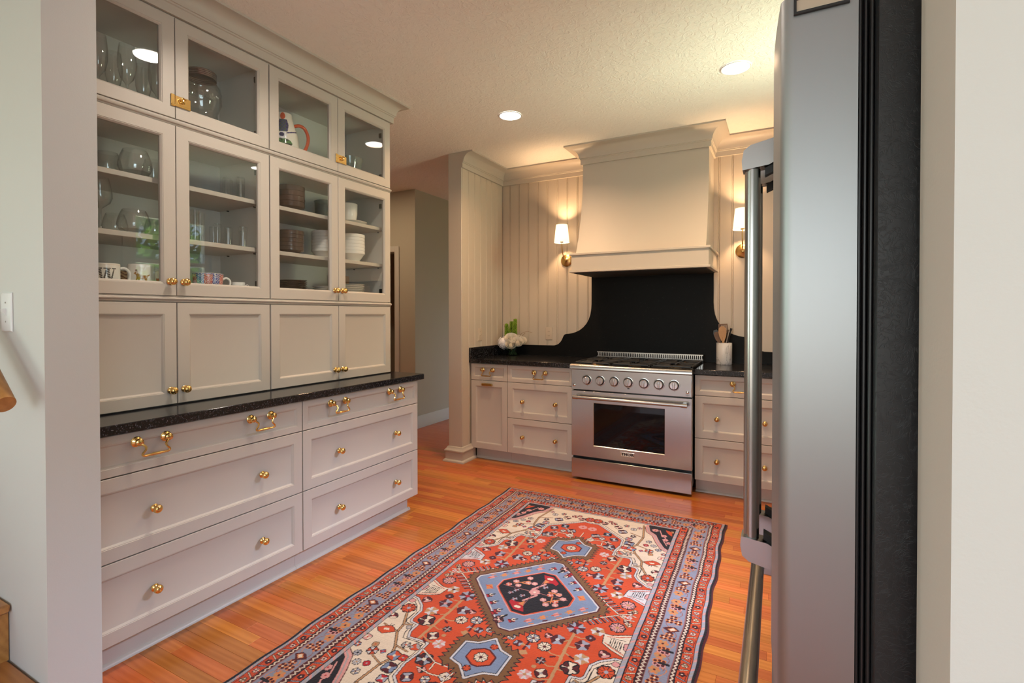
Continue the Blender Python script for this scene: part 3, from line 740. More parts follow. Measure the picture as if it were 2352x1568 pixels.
def back_cabinets():
    a0, a1, a2 = -2.4665, -2.0903, -1.475
    def unit(label, x0, x1, rows, toe0, name='base_cabinet'):
        t = thing(name, label, 'cabinet', ((x0+x1)/2, YB+.3, 0))
        b = MB(); b.box(x0, x1, YB+TH+.012, YW-.003, .104, .8755); part('carcass', b, M['cab_in'], t)
        b = MB(); b.box(toe0, x1, YB+.075, YW-.003, 0, .104); part('toe_kick', b, M['cab'], t)
        b = MB(); pr = [(0, 0), (.014, 0), (.0125, .007), (.008, .0125), (0, .016)]
        b.prism(pr, lambda o, z: (toe0, YB+.075-o, z), lambda o, z: (x1, YB+.075-o, z)); part('shoe_moulding', b, M['cab'], t)
        return t
    t = unit('narrow greige base cabinet with a tall pull-out door beside the beadboard end wall', a0, a1-.0005, None, a0+.018)
    d = front('drawer', t, TB, a0, a1, .7214, .8722, .030); bail(d, TB, -2.288, .818)
    d = front('door', t, TB, a0, a1, .104, .7214, .050)
    b = MB(); c = -2.286
    b.tube([TB(c-.055, .020, .6875), TB(c-.05, .020, .6875), TB(c, .020, .6875), TB(c+.05, .020, .6875), TB(c+.055, .020, .6875)], .012, 12, True, [.005, .0125, .0125, .0125, .005])
    for s in (-1, 1): b.tube([TB(c+s*.035, 0, .6875), TB(c+s*.035, .02, .6875)], .006, 8)
    part('bar_pull', b, M['brass2'], d)
    t = unit('three-drawer greige base cabinet to the left of the range', a1+.0005, a2, None, a1+.0005)
    d = front('drawer', t, TB, a1, a2, .7214, .8722, .030); bail(d, TB, -1.778, .818)
    for z0, z1, kz in ((.4102, .7214, .560), (.104, .4102, .255)):
        d = front('drawer', t, TB, a1, a2, z0, z1, .050)
        for a in (-1.938, -1.632): knob(d, TB, a, kz)
    x0, x1 = -.536, .076
    t = unit('three-drawer greige base cabinet between the range and the refrigerator', x0, x1, None, x0)
    d = front('drawer', t, TB, x0, x1, .7214, .8722, .030); bail(d, TB, -.230, .818)
    for z0, z1, kz in ((.4102, .7214, .560), (.104, .4102, .255)):
        d = front('drawer', t, TB, x0, x1, z0, z1, .050)
        for a in (-.383, -.077): knob(d, TB, a, kz)
    # counters
    b = MB(); b.bbox(XS+.0005, -1.459, YB-.030, YW-.0235, .8763, .914, .003)
    solo('countertop', b, M['granite'], 'black granite counter left of the range, under the flowers', 'counter', (-1.9, YB, .8763))
    b = MB(); b.bbox(XS+.0005, XS+.0215, YB-.028, YW-.0235, .9145, 1.012, .002)
    solo('side_splash', b, M['granite'], 'short black granite splash strip along the beadboard end wall', 'splash', (XS, YB, .9145))
    b = MB(); b.bbox(-.5365, .087, YB-.030, YW-.0235, .8763, .914, .003)
    solo('countertop', b, M['granite'], 'black granite counter right of the range, under the utensil crock', 'counter', (-.2, YB, .8763))
    # backsplash slab with its shaped outline
    half = [(-1.470, .915), (-1.470, 1.011), (-.90, 1.011)]
    L = [(-.904, 1.014), (-.878, 1.020), (-.855, 1.030), (-.835, 1.048), (-.820, 1.070), (-.810, 1.092), (-.800, 1.112), (-.790, 1.122), (-.775, 1.127), (-.745, 1.130), (-.712, 1.136), (-.675, 1.148), (-.640, 1.165), (-.605, 1.192), (-.575, 1.225), (-.552, 1.265), (-.536, 1.31), (-.528, 1.36), (-.525, 1.41), (-.525, 1.70)]
    c = -.997
    pts = [(XS+.0015, .9145), (XS+.0015, 1.011)] + [(c+x, z) for x, z in L] + [(c-x, z) for x, z in reversed(L)] + [(.087, 1.011), (.087, .9145)]
    b = MB(); b.prism(pts, lambda x, z: (x, YW-.022, z), lambda x, z: (x, YW-.0008, z))
    solo('backsplash', b, M['granite2'], 'black granite backsplash with scalloped shoulders rising behind the range', 'backsplash', (c, YW, .9145), smooth=25)
back_cabinets()

# ------------------------------------------------------------------ range hood
def hood():
    x0, x1 = -1.493, -.474
    yt, yb = 4.13, 3.955
    t = thing('range_hood', 'tall greige plaster-style hood with flared front and mantel ledge above the range', 'hood', ((x0+x1)/2, YW-.002, 1.655))
    n = 18; fr = []
    z0, z1 = 1.80, H-.0005
    for i in range(n+1):
        s = i/n; z = z0+(2.62-z0)*s
        k = max(0, 1-s*1.12)**2.0
        fr.append((yt-(yt-yb)*k, z))
    fr.append((yt, z1))
    pr = [(YW-.001, z1), (YW-.001, z0)] + fr
    b = MB(); b.prism(pr, lambda y, z: (x0, y, z), lambda y, z: (x1, y, z)); part('chimney_body', b, M['trim'], t, smooth=30)
    m0, m1, my = -1.526, -.4345, 3.890
    b = MB()
    g = .014
    b.box(m0+g, m1-g, my+g, YW-.0225, 1.672, 1.800)           # band
    b.bbox(m0, m1, my, YW-.001, 1.795, 1.813, .003)             # top ledge
    b.bbox(m0, m1, my, YW-.0225, 1.655, 1.674, .003)             # bottom ledge
    part('mantel', b, M['trim'], t)
    b = MB(); b.box(m0+.03, m1-.03, my+.03, YW-.024, 1.649, 1.6555); part('filter_panel', b, M['gap'], t)
    cp = crown_profile(.128, 2.596)
    b = MB()
    rings = [[(x0-o, YW-.001, z) for o, z in cp], [(x0-o, yt-o, z) for o, z in cp], [(x1+o, yt-o, z) for o, z in cp], [(x1+o, YW-.001, z) for o, z in cp]]
    b.loft(rings, cap0=True, cap1=True); part('crown', b, M['trim'], t)
hood()

# ------------------------------------------------------------------ gas range
def gas_range():
    x0, x1, yf = -1.4552, -.5408, 3.7653
    cx = (x0+x1)/2
    t = thing('gas_range', 'stainless steel six-burner gas range with seven knobs and oven window', 'stove', (cx, 4.1, 0))
    b = MB(); b.box(x0+.004, x1-.004, yf+.045, YW-.03, .06, .90)
    for sx in (x0+.05, x1-.05):
        for sy in (yf+.10, YW-.10): b.lathe([(.02, 0), (.02, .062)], (sx, sy, 0), 'z', 10)
    part('body', b, M['black'], t)
    T = lambda a, o, z: (a, yf-o, z)
    b = MB(); b.bbox(x0, x1, yf, yf+.035, .0197, .1704, .003); part('kick_panel', b, M['steel'], t)
    b = MB(); b.box(x0+.004, x1-.004, yf+.030, yf+.046, .165, .192); b.bbox(x0+.03, x1-.03, yf+.012, yf+.02, .172, .1745, .001)
    part('lower_gap', b, M['dark_metal'], t)
    # oven door: frame with the window opening
    b = MB(); wx0, wx1, wz0, wz1 = -1.274, -.7285, .2815, .6195
    outer = [(x0, .190), (x1, .190), (x1, .7075), (x0, .7075)]; inner = [(wx0, wz0), (wx1, wz0), (wx1, wz1), (wx0, wz1)]
    def ring(p, o): return [T(a, o, z) for a, z in p]
    sh = lambda p, d: [(a+(d if i in (0, 3) else -d), z+(d if i < 2 else -d)) for i, (a, z) in enumerate(p)]
    b.loft([ring(outer, -.044), ring(outer, -.002), ring(sh(outer, .002), 0), ring(inner, 0), ring(sh(inner, .004), -.004), ring(sh(inner, .004), -.044)], closed=True)
    d = part('oven_door', b, M['steel'], t, smooth=25)
    b = MB(); b.box(wx0+.004, wx1-.004, yf+.005, yf+.010, wz0+.004, wz1-.004); part('oven_window', b, M['oven_glass'], d, smooth=0)
    b = MB()
    z = .663; y = yf-.052
    b.tube([(-1.425, y, z), (-1.385, y, z), (-1.3849, y, z), (-.605, y, z), (-.6049, y, z), (-.565, y, z)], .014, 16, True, [.0158, .0158, .0135, .0135, .0158, .0158])
    for xx in (-1.402, -.588):
        b.bbox(xx-.016, xx+.016, y, yf, z-.012, z+.012, .004)
    part('oven_handle', b, M['handle_steel'], d)
    # maker's badge
    b = MB(); rect_loft(b, T, -1.0555, -.9505, .2320, .2640, [(0, .0002), (0, .004), (.0015, .005), (.004, .005), (.006, .0035)], cap0=True)
    bd = part('badge', b, M['chrome'], d, smooth=20)
    fc = bpy.data.curves.new('lettering', 'FONT'); fc.body = 'THOR'; fc.size = .027; fc.align_x = 'CENTER'; fc.align_y = 'CENTER'; fc.extrude = .0008; fc.offset = .0011; fc.space_character = 1.05
    fo = bpy.data.objects.new('lettering', fc); COL.objects.link(fo)
    dg = bpy.context.evaluated_depsgraph_get(); dg.update()
    me = bpy.data.meshes.new_from_object(fo.evaluated_get(dg)); me.name = 'lettering'
    bpy.data.objects.remove(fo); me.materials.clear(); me.materials.append(M['black'])
    lo = link('lettering', me, d, Vector((-1.003, yf-.0040, .2480))-wloc(d)); lo.rotation_euler = (PI/2, 0, 0); lo.scale = (1.22, 1, 1)
    # control panel
    b = MB(); b.bbox(x0, x1, yf-.003, yf+.06, .7165, .8775, .003)
    cpn = part('control_panel', b, M['steel'], t)
    def kn(b):
        b.lathe([(.0001, 0), (.0405, 0), (.0405, .004), (.0385, .0065), (.0360, .0068), (.0360, .003)], (0, 0, 0), '-y', 28)
        b.lathe([(.029, .004), (.0295, .022), (.0265, .026), (.0001, .0265)], (0, 0, 0), '-y', 28)
        bm = bmesh.new(); b2 = MB(); b2.bbox(-.0075, .0075, -.040, -.020, -.0265, .0265, .003); b.add(b2.v, b2.f)
    def kgap(b): b.lathe([(.0362, .0040), (.0362, .0052), (.0285, .0056)], (0, 0, 0), '-y', 28)
    for i, kx in enumerate((-1.325, -1.217, -1.106, -.998, -.879, -.770, -.663)):
        p = (kx, yf-.003, .7975)
        k = shared('range_knob', 'rknob', kn, M['chrome'], t, p)
        shared('knob_collar', 'rkgap', kgap, M['black'], k, p)
        b = MB(); b.lathe([(.0022, 0), (.0022, .0006)], (kx+.004, yf-.003, .752), '-y', 8); 
        if i == 3: b.bbox(kx-.007, kx+.009, yf-.0038, yf-.0029, .7465, .753, .0002)
        part('indicator_mark', b, M['black'], t)
    for sx, lb in ((x0+.026, 'igniter button'), (x1-.030, 'oven light button')):
        b = MB(); b.lathe([(.0115, 0), (.0115, .004), (.008, .0065), (.0001, .007)], (sx, yf-.003, .752), '-y', 16); part('push_button', b, M['chrome'], t)
    b = MB()
    for k in range(2): b.bbox(x1-.044+k*.008, x1-.016-k*.008, yf-.0036, yf-.0029, .7320-k*.006, .7345-k*.006, .0002)
    part('button_print', b, M['black'], t)
    # bullnose and cooktop
    b = MB()
    pr = [(yf+.05, .8795), (yf-.025, .8795), (yf-.030, .884), (yf-.030, .905), (yf-.024, .914), (yf-.012, .9175), (yf+.05, .9175)]
    b.prism(pr, lambda y, z: (x0-.004, y, z), lambda y, z: (x1+.004, y, z)); part('bullnose', b, M['steel'], t, smooth=45)
    b = MB(); b.box(x0, x1, yf+.05, YW-.06, .890, .900); b.box(x0, x0+.012, yf+.05, YW-.06, .890, .9165); b.box(x1-.012, x1, yf+.05, YW-.06, .890, .9165)
    part('cooktop', b, M['black'], t)
    for i in range(3):
        for j in range(2):
            bx, by = x0+.152+i*.305, yf+.19+j*.30
            p = (bx, by, .900)
            br = shared('burner', 'burner', lambda b: (b.lathe([(.048, 0), (.048, .008), (.040, .014), (.036, .014)], (0, 0, 0), 'z', 20)), M['brass2'], t, p)
            shared('burner_cap', 'bcap', lambda b: b.lathe([(.040, .012), (.040, .018), (.034, .022), (.0001, .023)], (0, 0, 0), 'z', 20), M['iron'], br, p)
    def grate(b):
        w, l, zt = .147, .28, .032
        bar = lambda a0, a1, c0, c1, h=.013: b.bbox(a0, a1, c0, c1, zt-h, zt, .002)
        bar(-w, -w+.014, -l, l); bar(w-.014, w, -l, l); bar(-w, w, -l, -l+.014); bar(-w, w, l-.014, l); bar(-w, w, -.007, .007)
        for cy in (-.15, .15):
            bar(-.006, .006, cy-.14, cy-.035); bar(-.006, .006, cy+.035, cy+.14)
            bar(-w, -.035, cy-.006, cy+.006); bar(.035, w, cy-.006, cy+.006)
            for sx in (-1, 1):
                for sy in (-1, 1):
                    b.tube([(sx*.035, cy+sy*.035, zt-.006), (sx*.09, cy+sy*.09, zt-.006), (sx*.135, cy+sy*.125, zt-.006)], .006, 6)
        for sx in (-w+.007, w-.007):
            for sy in (-l+.007, 0, l-.007): b.box(sx-.007, sx+.007, sy-.007, sy+.007, 0, zt-.006)
    for i in range(3): shared('grate', 'grate', grate, M['iron'], t, (x0+.152+i*.305, yf+.34, .9002))
    # slotted back guard
    gy = 4.395; b = MB()
    b.box(x0, x1, gy, gy+.04, .905, .918)
    n = 58; w = (x1-x0)/n; zA, zB = .9385, .968
    b.box(x0, x1, gy, gy+.004, .917, zA); b.box(x0, x1, gy, gy+.004, zB, .977); b.box(x0, x1, gy+.004, gy+.040, .973, .977)
    for k in range(n+1):
        c = x0+k*w; b.box(max(c-w*.25, x0), min(c+w*.25, x1), gy, gy+.004, zA, zB)
    for s in (0, 1):
        xa = x0 if s == 0 else x1-.004
        b.prism([(gy, .905), (gy, .977), (gy+.040, .977), (gy+.040, .905)], lambda y, z: (xa, y, z), lambda y, z: (xa+.004, y, z))
    part('back_guard', b, M['steel'], t, smooth=0)
    b = MB(); b.box(x0+.006, x1-.006, gy+.012, gy+.03, .92, .970); part('vent_shadow_box', b, M['gap'], t).name = 'vent_slot_shade'  # black box behind the slots, its colour stands in for shade
    # oven cavity and rack seen through the window
    b = MB(); b.box(-1.30, -.70, yf+.0455, yf+.048, .27, .65); 
    b = MB()
    for zr in (.36, .50):
        for k in range(13): b.tube([(-1.26+k*.0435, yf+.02, zr), (-1.26+k*.0435, yf+.042, zr)], .0016, 5)
        for yy in (yf+.020, yf+.042): b.tube([(-1.27, yy, zr), (-.735, yy, zr)], .0022, 5)
    part('oven_rack', b, M['chrome'], d)
gas_range()

# ------------------------------------------------------------------ refrigerator
def fridge():
    Y0, Y1 = .842, 1.752
    t = thing('refrigerator', 'stainless french-door refrigerator with black textured side and bar handles', 'refrigerator', (.4, 1.3, 0))
    b = MB(); b.bbox(.1165, .80, Y0+.004, Y1-.004, .02, 1.775, .004); part('cabinet_body', b, M['leather'], t)
    b = MB()
    for k in range(3): b.bbox(.0965+k*.0068, .1020+k*.0068, Y0+.006+.003*(k % 2), Y1-.006, .09, 1.77, .0018)
    part('door_gasket', b, M['rubber'], t)
    def door(y0, y1, z0, z1, name):
        n = 14; r = .018; pr = []
        dx = .0965
        pts = []
        for i in range(7):
            a = PI/2*i/6; pts.append((r-r*math.cos(a)*1.0 if False else .001+r*(1-math.sin(a)), y0+r*(1-math.cos(a))))
        front = []
        for i in range(7):
            a = PI/2*i/6
            front.append((.001+r*(1-math.sin(a)), y0+r*(1-math.cos(a))))
        bow = [(.001-.010*math.sin(PI*k/10), y0+r+(y1-y0-2*r)*k/10) for k in range(1, 10)]
        back = [(x, y0+y1-y) for x, y in reversed(front)]
        poly = [(dx, y0)]+front+bow+back+[(dx, y1)]
        b = MB(); b.prism(poly, lambda x, y: (x, y, z0), lambda x, y: (x, y, z1))
        return part(name, b, M['steel_v'], t, smooth=30)
    ym = (Y0+Y1)/2
    d1 = door(Y0, ym-.002, .715, 1.772, 'door'); d2 = door(ym+.002, Y1, .715, 1.772, 'door'); d3 = door(Y0, Y1, .10, .705, 'freezer_drawer')
    b = MB(); b.box(.02, .11, Y0+.02, Y1-.02, .02, .098); part('toe_grille', b, M['black'], t)
    # upper door handles: rounded bar on two splayed brackets
    def handle(d, yc, s):
        b = MB(); xc = -.050; z0, z1 = .795, 1.652
        def sec(z, k=1.0):
            return [(xc+.0165*k*math.cos(a)*.95, yc+.0165*k*math.sin(a), z) for a in [2*PI*i/20 for i in range(20)]]
        b.loft([sec(z0+.02), sec(z1-.03)], cap0=True, cap1=True)
        h = part('handle', b, M['handle_steel'], d, smooth=50)
        for zc, up in ((z1, 1), (z0, -1)):
            b = MB()
            w = .0195
            pr = [(xc-.0195, zc-.032*up), (xc-.021, zc-.012*up), (xc-.017, zc+.010*up), (xc-.004, zc+.020*up), (.012, zc+.034*up), (.012, zc-.010*up), (-.018, zc-.026*up)]
            b.prism(pr, lambda x, z: (x, yc-w, z), lambda x, z: (x, yc+w, z))
            part('bracket', b, M['handle_steel'], h, smooth=50)
            b = MB(); pr = [(-.026, zc-.030*up), (-.026, zc-.046*up), (.010, zc-.030*up), (.010, zc-.012*up)]
            b.prism(pr, lambda x, z: (x, yc-.010, z), lambda x, z: (x, yc+.010, z))
            part('bracket_foot', b, M['dark_metal'], h)
    handle(d1, 1.215, 1)
    handle(d2, 1.375, 1)
    # freezer handle, level along the drawer
    b = MB(); xc, z = -.050, .575
    b.tube([(xc, Y0+.09, z), (xc, Y0+.3, z), (xc, Y0+.6, z), (xc, Y1-.09, z)], .0175, 20)
    h = part('handle', b, M['handle_steel'], d3, smooth=50)
    for yy in (Y0+.13, Y1-.13):
        b = MB(); b.bbox(xc, .01, yy-.016, yy+.016, z-.014, z+.014, .004); part('bracket', b, M['handle_steel'], h)
fridge()
def door_magnet():
    # slim framed magnet on the near edge of the refrigerator door
    y1 = .8415; T = lambda a, o, z: (a, y1-o, z)
    b = MB(); b.loft([[T(*p) for p in r] for r in (
        [(.018, 0, 1.742), (.086, 0, 1.742), (.086, 0, 1.766), (.018, 0, 1.766)], [(.018, .004, 1.742), (.086, .004, 1.742), (.086, .004, 1.766), (.018, .004, 1.766)],
        [(.0215, .004, 1.7455), (.0825, .004, 1.7455), (.0825, .004, 1.7625), (.0215, .004, 1.7625)], [(.0215, .0015, 1.7455), (.0825, .0015, 1.7455), (.0825, .0015, 1.7625), (.0215, .0015, 1.7625)])], cap0=True, cap1=False)
    t = solo('door_magnet', b, M['rubber'], 'dark-framed magnet stuck high on the edge of the refrigerator door', 'magnet', (.05, y1, 1.742))
    b = MB(); b.box(.0215, .0825, y1-.002, y1-.001, 1.7455, 1.7625); part('insert', b, M['beige_plastic'], t)
door_magnet()

# ------------------------------------------------------------------ ceiling lights and sconces
def ceiling_lights():
    spots = [(-1.711, 3.208, 'round recessed ceiling light left of the range hood'), (-.224, 3.203, 'round recessed ceiling light right of the range hood, beside the refrigerator'),
             (-1.64, 1.53, 'round recessed ceiling light over the rug, mirrored in the cabinet glass')]
    for x, y, lab in spots:
        t = thing('ceiling_light', lab, 'light', (x, y, H-.0005))
        def trim(b): b.lathe([(.0800, -.0005), (.0840, -.003), (.0810, -.006), (.0760, -.006), (.0740, -.003), (.0740, -.0005)], (0, 0, 0), 'z', 40, False)
        shared('trim_ring', 'ltrim', trim, M['white_plastic'], t, (x, y, H-.0005))
        shared('lens', 'llens', lambda b: b.lathe([(.0001, -.0028), (.0745, -.0028), (.0745, -.0012), (.0001, -.0012)], (0, 0, 0), 'z', 40, False), M['lamp_lens'], t, (x, y, H-.0005))
        l = lamp('ceiling_lamp_beam', 'AREA', (x, y, H-.010), CEIL_W*(.84 if y > 2 else .6), (1, .62, .34) if y > 2 else (1, .86, .72), (0, 0, 0), shape='DISK', size=.14)
        l.data.spread = math.radians(145)
CEIL_W = 15
ceiling_lights()
def sconces():
    for x, lab in ((-1.775, 'brass wall sconce with white tapered shade left of the range hood'), (-.251, 'brass wall sconce with white tapered shade half hidden by the refrigerator handle')):
        zc = 1.822
        t = thing('wall_sconce', lab, 'sconce', (x, YW, zc))
        b = MB(); b.lathe([(.0001, 0), (.056, 0), (.0575, .004), (.052, .008), (.050, .010), (.036, .015), (.018, .019), (.013, .024), (.013, .034), (.009, .038), (.0001, .039)], (x, YW-.0006, zc), '-y', 28); part('backplate', b, M['brass2'], t)
        b = MB(); yo = YW-.125
        b.stube([(x, YW-.03, zc), (x, YW-.06, zc+.012), (x, YW-.095, zc+.045), (x, YW-.117, zc+.09), (x, yo, zc+.135), (x, yo, zc+.165)], .0048, 8)
        b.lathe([(.0001, .155), (.014, .155), (.016, .162), (.012, .170), (.012, .20), (.0001, .20)], (x, yo, zc), 'z', 14); part('arm', b, M['brass2'], t)
        zb = 1.976
        b = MB(); b.lathe([(.0705, 0), (.0530, .165)], (x, yo, zb), 'z', 36, False); b.lathe([(.0690, .001), (.0515, .164)], (x, yo, zb), 'z', 36, False)
        s = part('shade', b, M['shade'], t, smooth=60)
        b = MB(); b.sphere((x, yo, zb+.055), .014, 12, 8, (1, 1, 1.3)); part('bulb', b, M['bulb'], t)
        lamp('sconce_bulb_light', 'POINT', (x, yo, zb+.098), SCONCE_W, (1, .62, .32), shadow_soft_size=.02)
SCONCE_W = 16
for_bulb = None
sconces()

# ------------------------------------------------------------------ switch plates
def plates():
    def plate(name, lab, T, a, z, mt, toggle, w=.035, h=.0575):
        o0 = T(a, 0, z)
        t = thing(name, lab, name.split('_')[-1] if name != 'power_outlet' else 'outlet', o0)
        b = MB(); rect_loft(b, T, a-w, a+w, z-h, z+h, [(0, .0005), (0, .003), (.003, .0055), (.006, .006)], cap0=True); part('plate', b, mt, t, smooth=25)
        b = MB()
        if toggle:
            b.prism([(.005, -.012), (.005, .012), (.0065, .012), (.0165, .010), (.016, .002), (.0065, -.012)], lambda o, zz: T(a-.004, o, z+zz), lambda o, zz: T(a+.004, o, z+zz))
            part('toggle', b, mt, t)
            b = MB()
            for s in (-1, 1): b.loft([[T(a+.003*math.cos(k), .0064+q, z+s*.030+.003*math.sin(k)) for k in [2*PI*i/10 for i in range(10)]] for q in (0, .0006)], cap1=True)
            part('screw', b, M['chrome'], t)
        else:
            for s in (-1, 1):
                b = MB(); b.loft([[T(a+.0165*max(-.8, min(.8, math.cos(k))), q, z+s*.020+.0145*math.sin(k)) for k in [2*PI*i/20 for i in range(20)]] for q in (.0055, .0075)], cap1=True)
                r = part('receptacle', b, mt, t)
                b = MB()
                for dx in (-.006, .006): b.loft([[T(a+dx+u, q, z+s*.020+v) for u, v in ((-.0012, -.004), (.0012, -.004), (.0012, .004), (-.0012, .004))] for q in (.0072, .0078)], cap1=True)
                part('slot', b, M['gap'], r)
        return t
    plate('power_outlet', 'painted duplex power outlet on the beadboard behind the counter, right of the flowers', lambda a, o, z: (a, YW-o, z), -1.959, 1.126, M['beige_plastic'], False, .036, .060)
    plate('light_switch', 'painted toggle switch on the beadboard end wall above the corner counter', lambda a, o, z: (XS+o, a, z), 4.022, 1.124, M['beige_plastic'], True, .036, .060)
    plate('light_switch', 'white toggle switch on the stairway wall above the handrail', lambda a, o, z: (a, .662-o, z), -2.158, 1.318, M['white_plastic'], True, .038, .0615)
plates()

# ------------------------------------------------------------------ stairs and handrail
def stairs():
    t = thing('staircase', 'honey oak stair treads and risers rising beside the stairway wall', 'stairs', (-2.2, .2, 0))
    ya, yb_ = -.35, .659
    rise = .186; run = .25
    for k in range(5):
        z = .204+rise*k; x = -1.905-run*k
        b = MB(); b.bbox(x-run-.043, x+.0, ya, yb_, z-.028, z, .006); part('tread', b, M['oak'], t)
        b = MB(); b.box(x-.04, x-.02, ya, yb_, z-rise, z-.028); part('riser', b, M['oak'], t)
stairs()
def handrail():
    d = Vector((-.8, 0, .6)).normalized(); p = Vector((-1.936, .585, 1.056))
    b = MB()
    u = Vector((0, 1, 0)); w = d.cross(u)
    rings = []
    for s in (0, 1.9):
        rings.append([p+d*s+(u*math.cos(a)*.024+w*math.sin(a)*(.030 if math.sin(a) > 0 else .028)) for a in [2*PI*i/24 for i in range(24)]])
    b.loft(rings, cap0=True, cap1=True)
    t = thing('handrail', 'round oak handrail end sloping down the stairway wall', 'handrail', tuple(p))
    part('rail', b, M['oak'], t, smooth=50)
    for s in (.85, 1.65):
        q = p+d*s
        b = MB(); b.tube([q+Vector((0, 0, -.02)), q+Vector((0, .03, -.05)), q+Vector((0, .0765, -.05))], .006, 8); b.lathe([(.022, 0), (.022, -.004)], (q.x, .6615, q.z-.05), 'y', 14)
        part('rail_bracket', b, M['brass2'], t)
handrail()

# ------------------------------------------------------------------ things inside the cabinets
def glass_shape(prof_out, th=.0018):
    """closed thin wall from an outer (r, z) profile that starts at the solid base"""
    inner = [(max(r-th, .0005), z) for r, z in prof_out if z > prof_out[0][1]+.004]
    return prof_out + list(reversed(inner)) + [(.0001, inner[0][1])]
def scale_prof(pr, r, h): return [(a*r, b*h) for a, b in pr]
FLUTE = [(.0001, 0), (.95, 0), (.95, .012), (.30, .022), (.13, .05), (.11, .32), (.25, .37), (.70, .45), (.95, .60), (1.0, .72), (.92, .88), (.80, 1.0)]
STEMLESS = [(.0001, 0), (.55, 0), (.66, .03), (.88, .18), (1.0, .36), (.97, .52), (.86, .78), (.70, 1.0)]
WINE = [(.0001, 0), (.92, 0), (.92, .012), (.25, .02), (.10, .05), (.09, .40), (.30, .44), (.80, .52), (1.0, .62), (.97, .72), (.84, .88), (.70, 1.0)]
TUMB = [(.0001, 0), (.86, 0), (.90, .03), (1.0, 1.0)]
def glass_item(name, lab, cat, prof, x, y, z, r, h, group=None, mat='glass', th=.0016, n=36):
    key = (name, round(r, 3), round(h, 3))
    if key not in MESH:
        pr = scale_prof(prof, r, h); base = pr[1][1]
        b = MB(); b.lathe(glass_shape(pr, th), (0, 0, 0), 'z', n, False); MESH[key] = b.mesh(name, M[mat], (0, 0, 0), 50)
    return tag(link(name, MESH[key], None, (x, y, z+.0006)), lab, cat, group)
def lathe_item(name, lab, cat, prof, x, y, z, mat, group=None, n=36):
    key = (name, tuple(prof), mat)
    if key not in MESH:
        b = MB(); b.lathe(prof, (0, 0, 0), 'z', n, False); MESH[key] = b.mesh(name, M[mat], (0, 0, 0), 45)
    return tag(link(name, MESH[key], None, (x, y, z+.0006)), lab, cat, group)
S1, S2, S0, ST = 1.900, 1.655, 1.4113, 2.1887
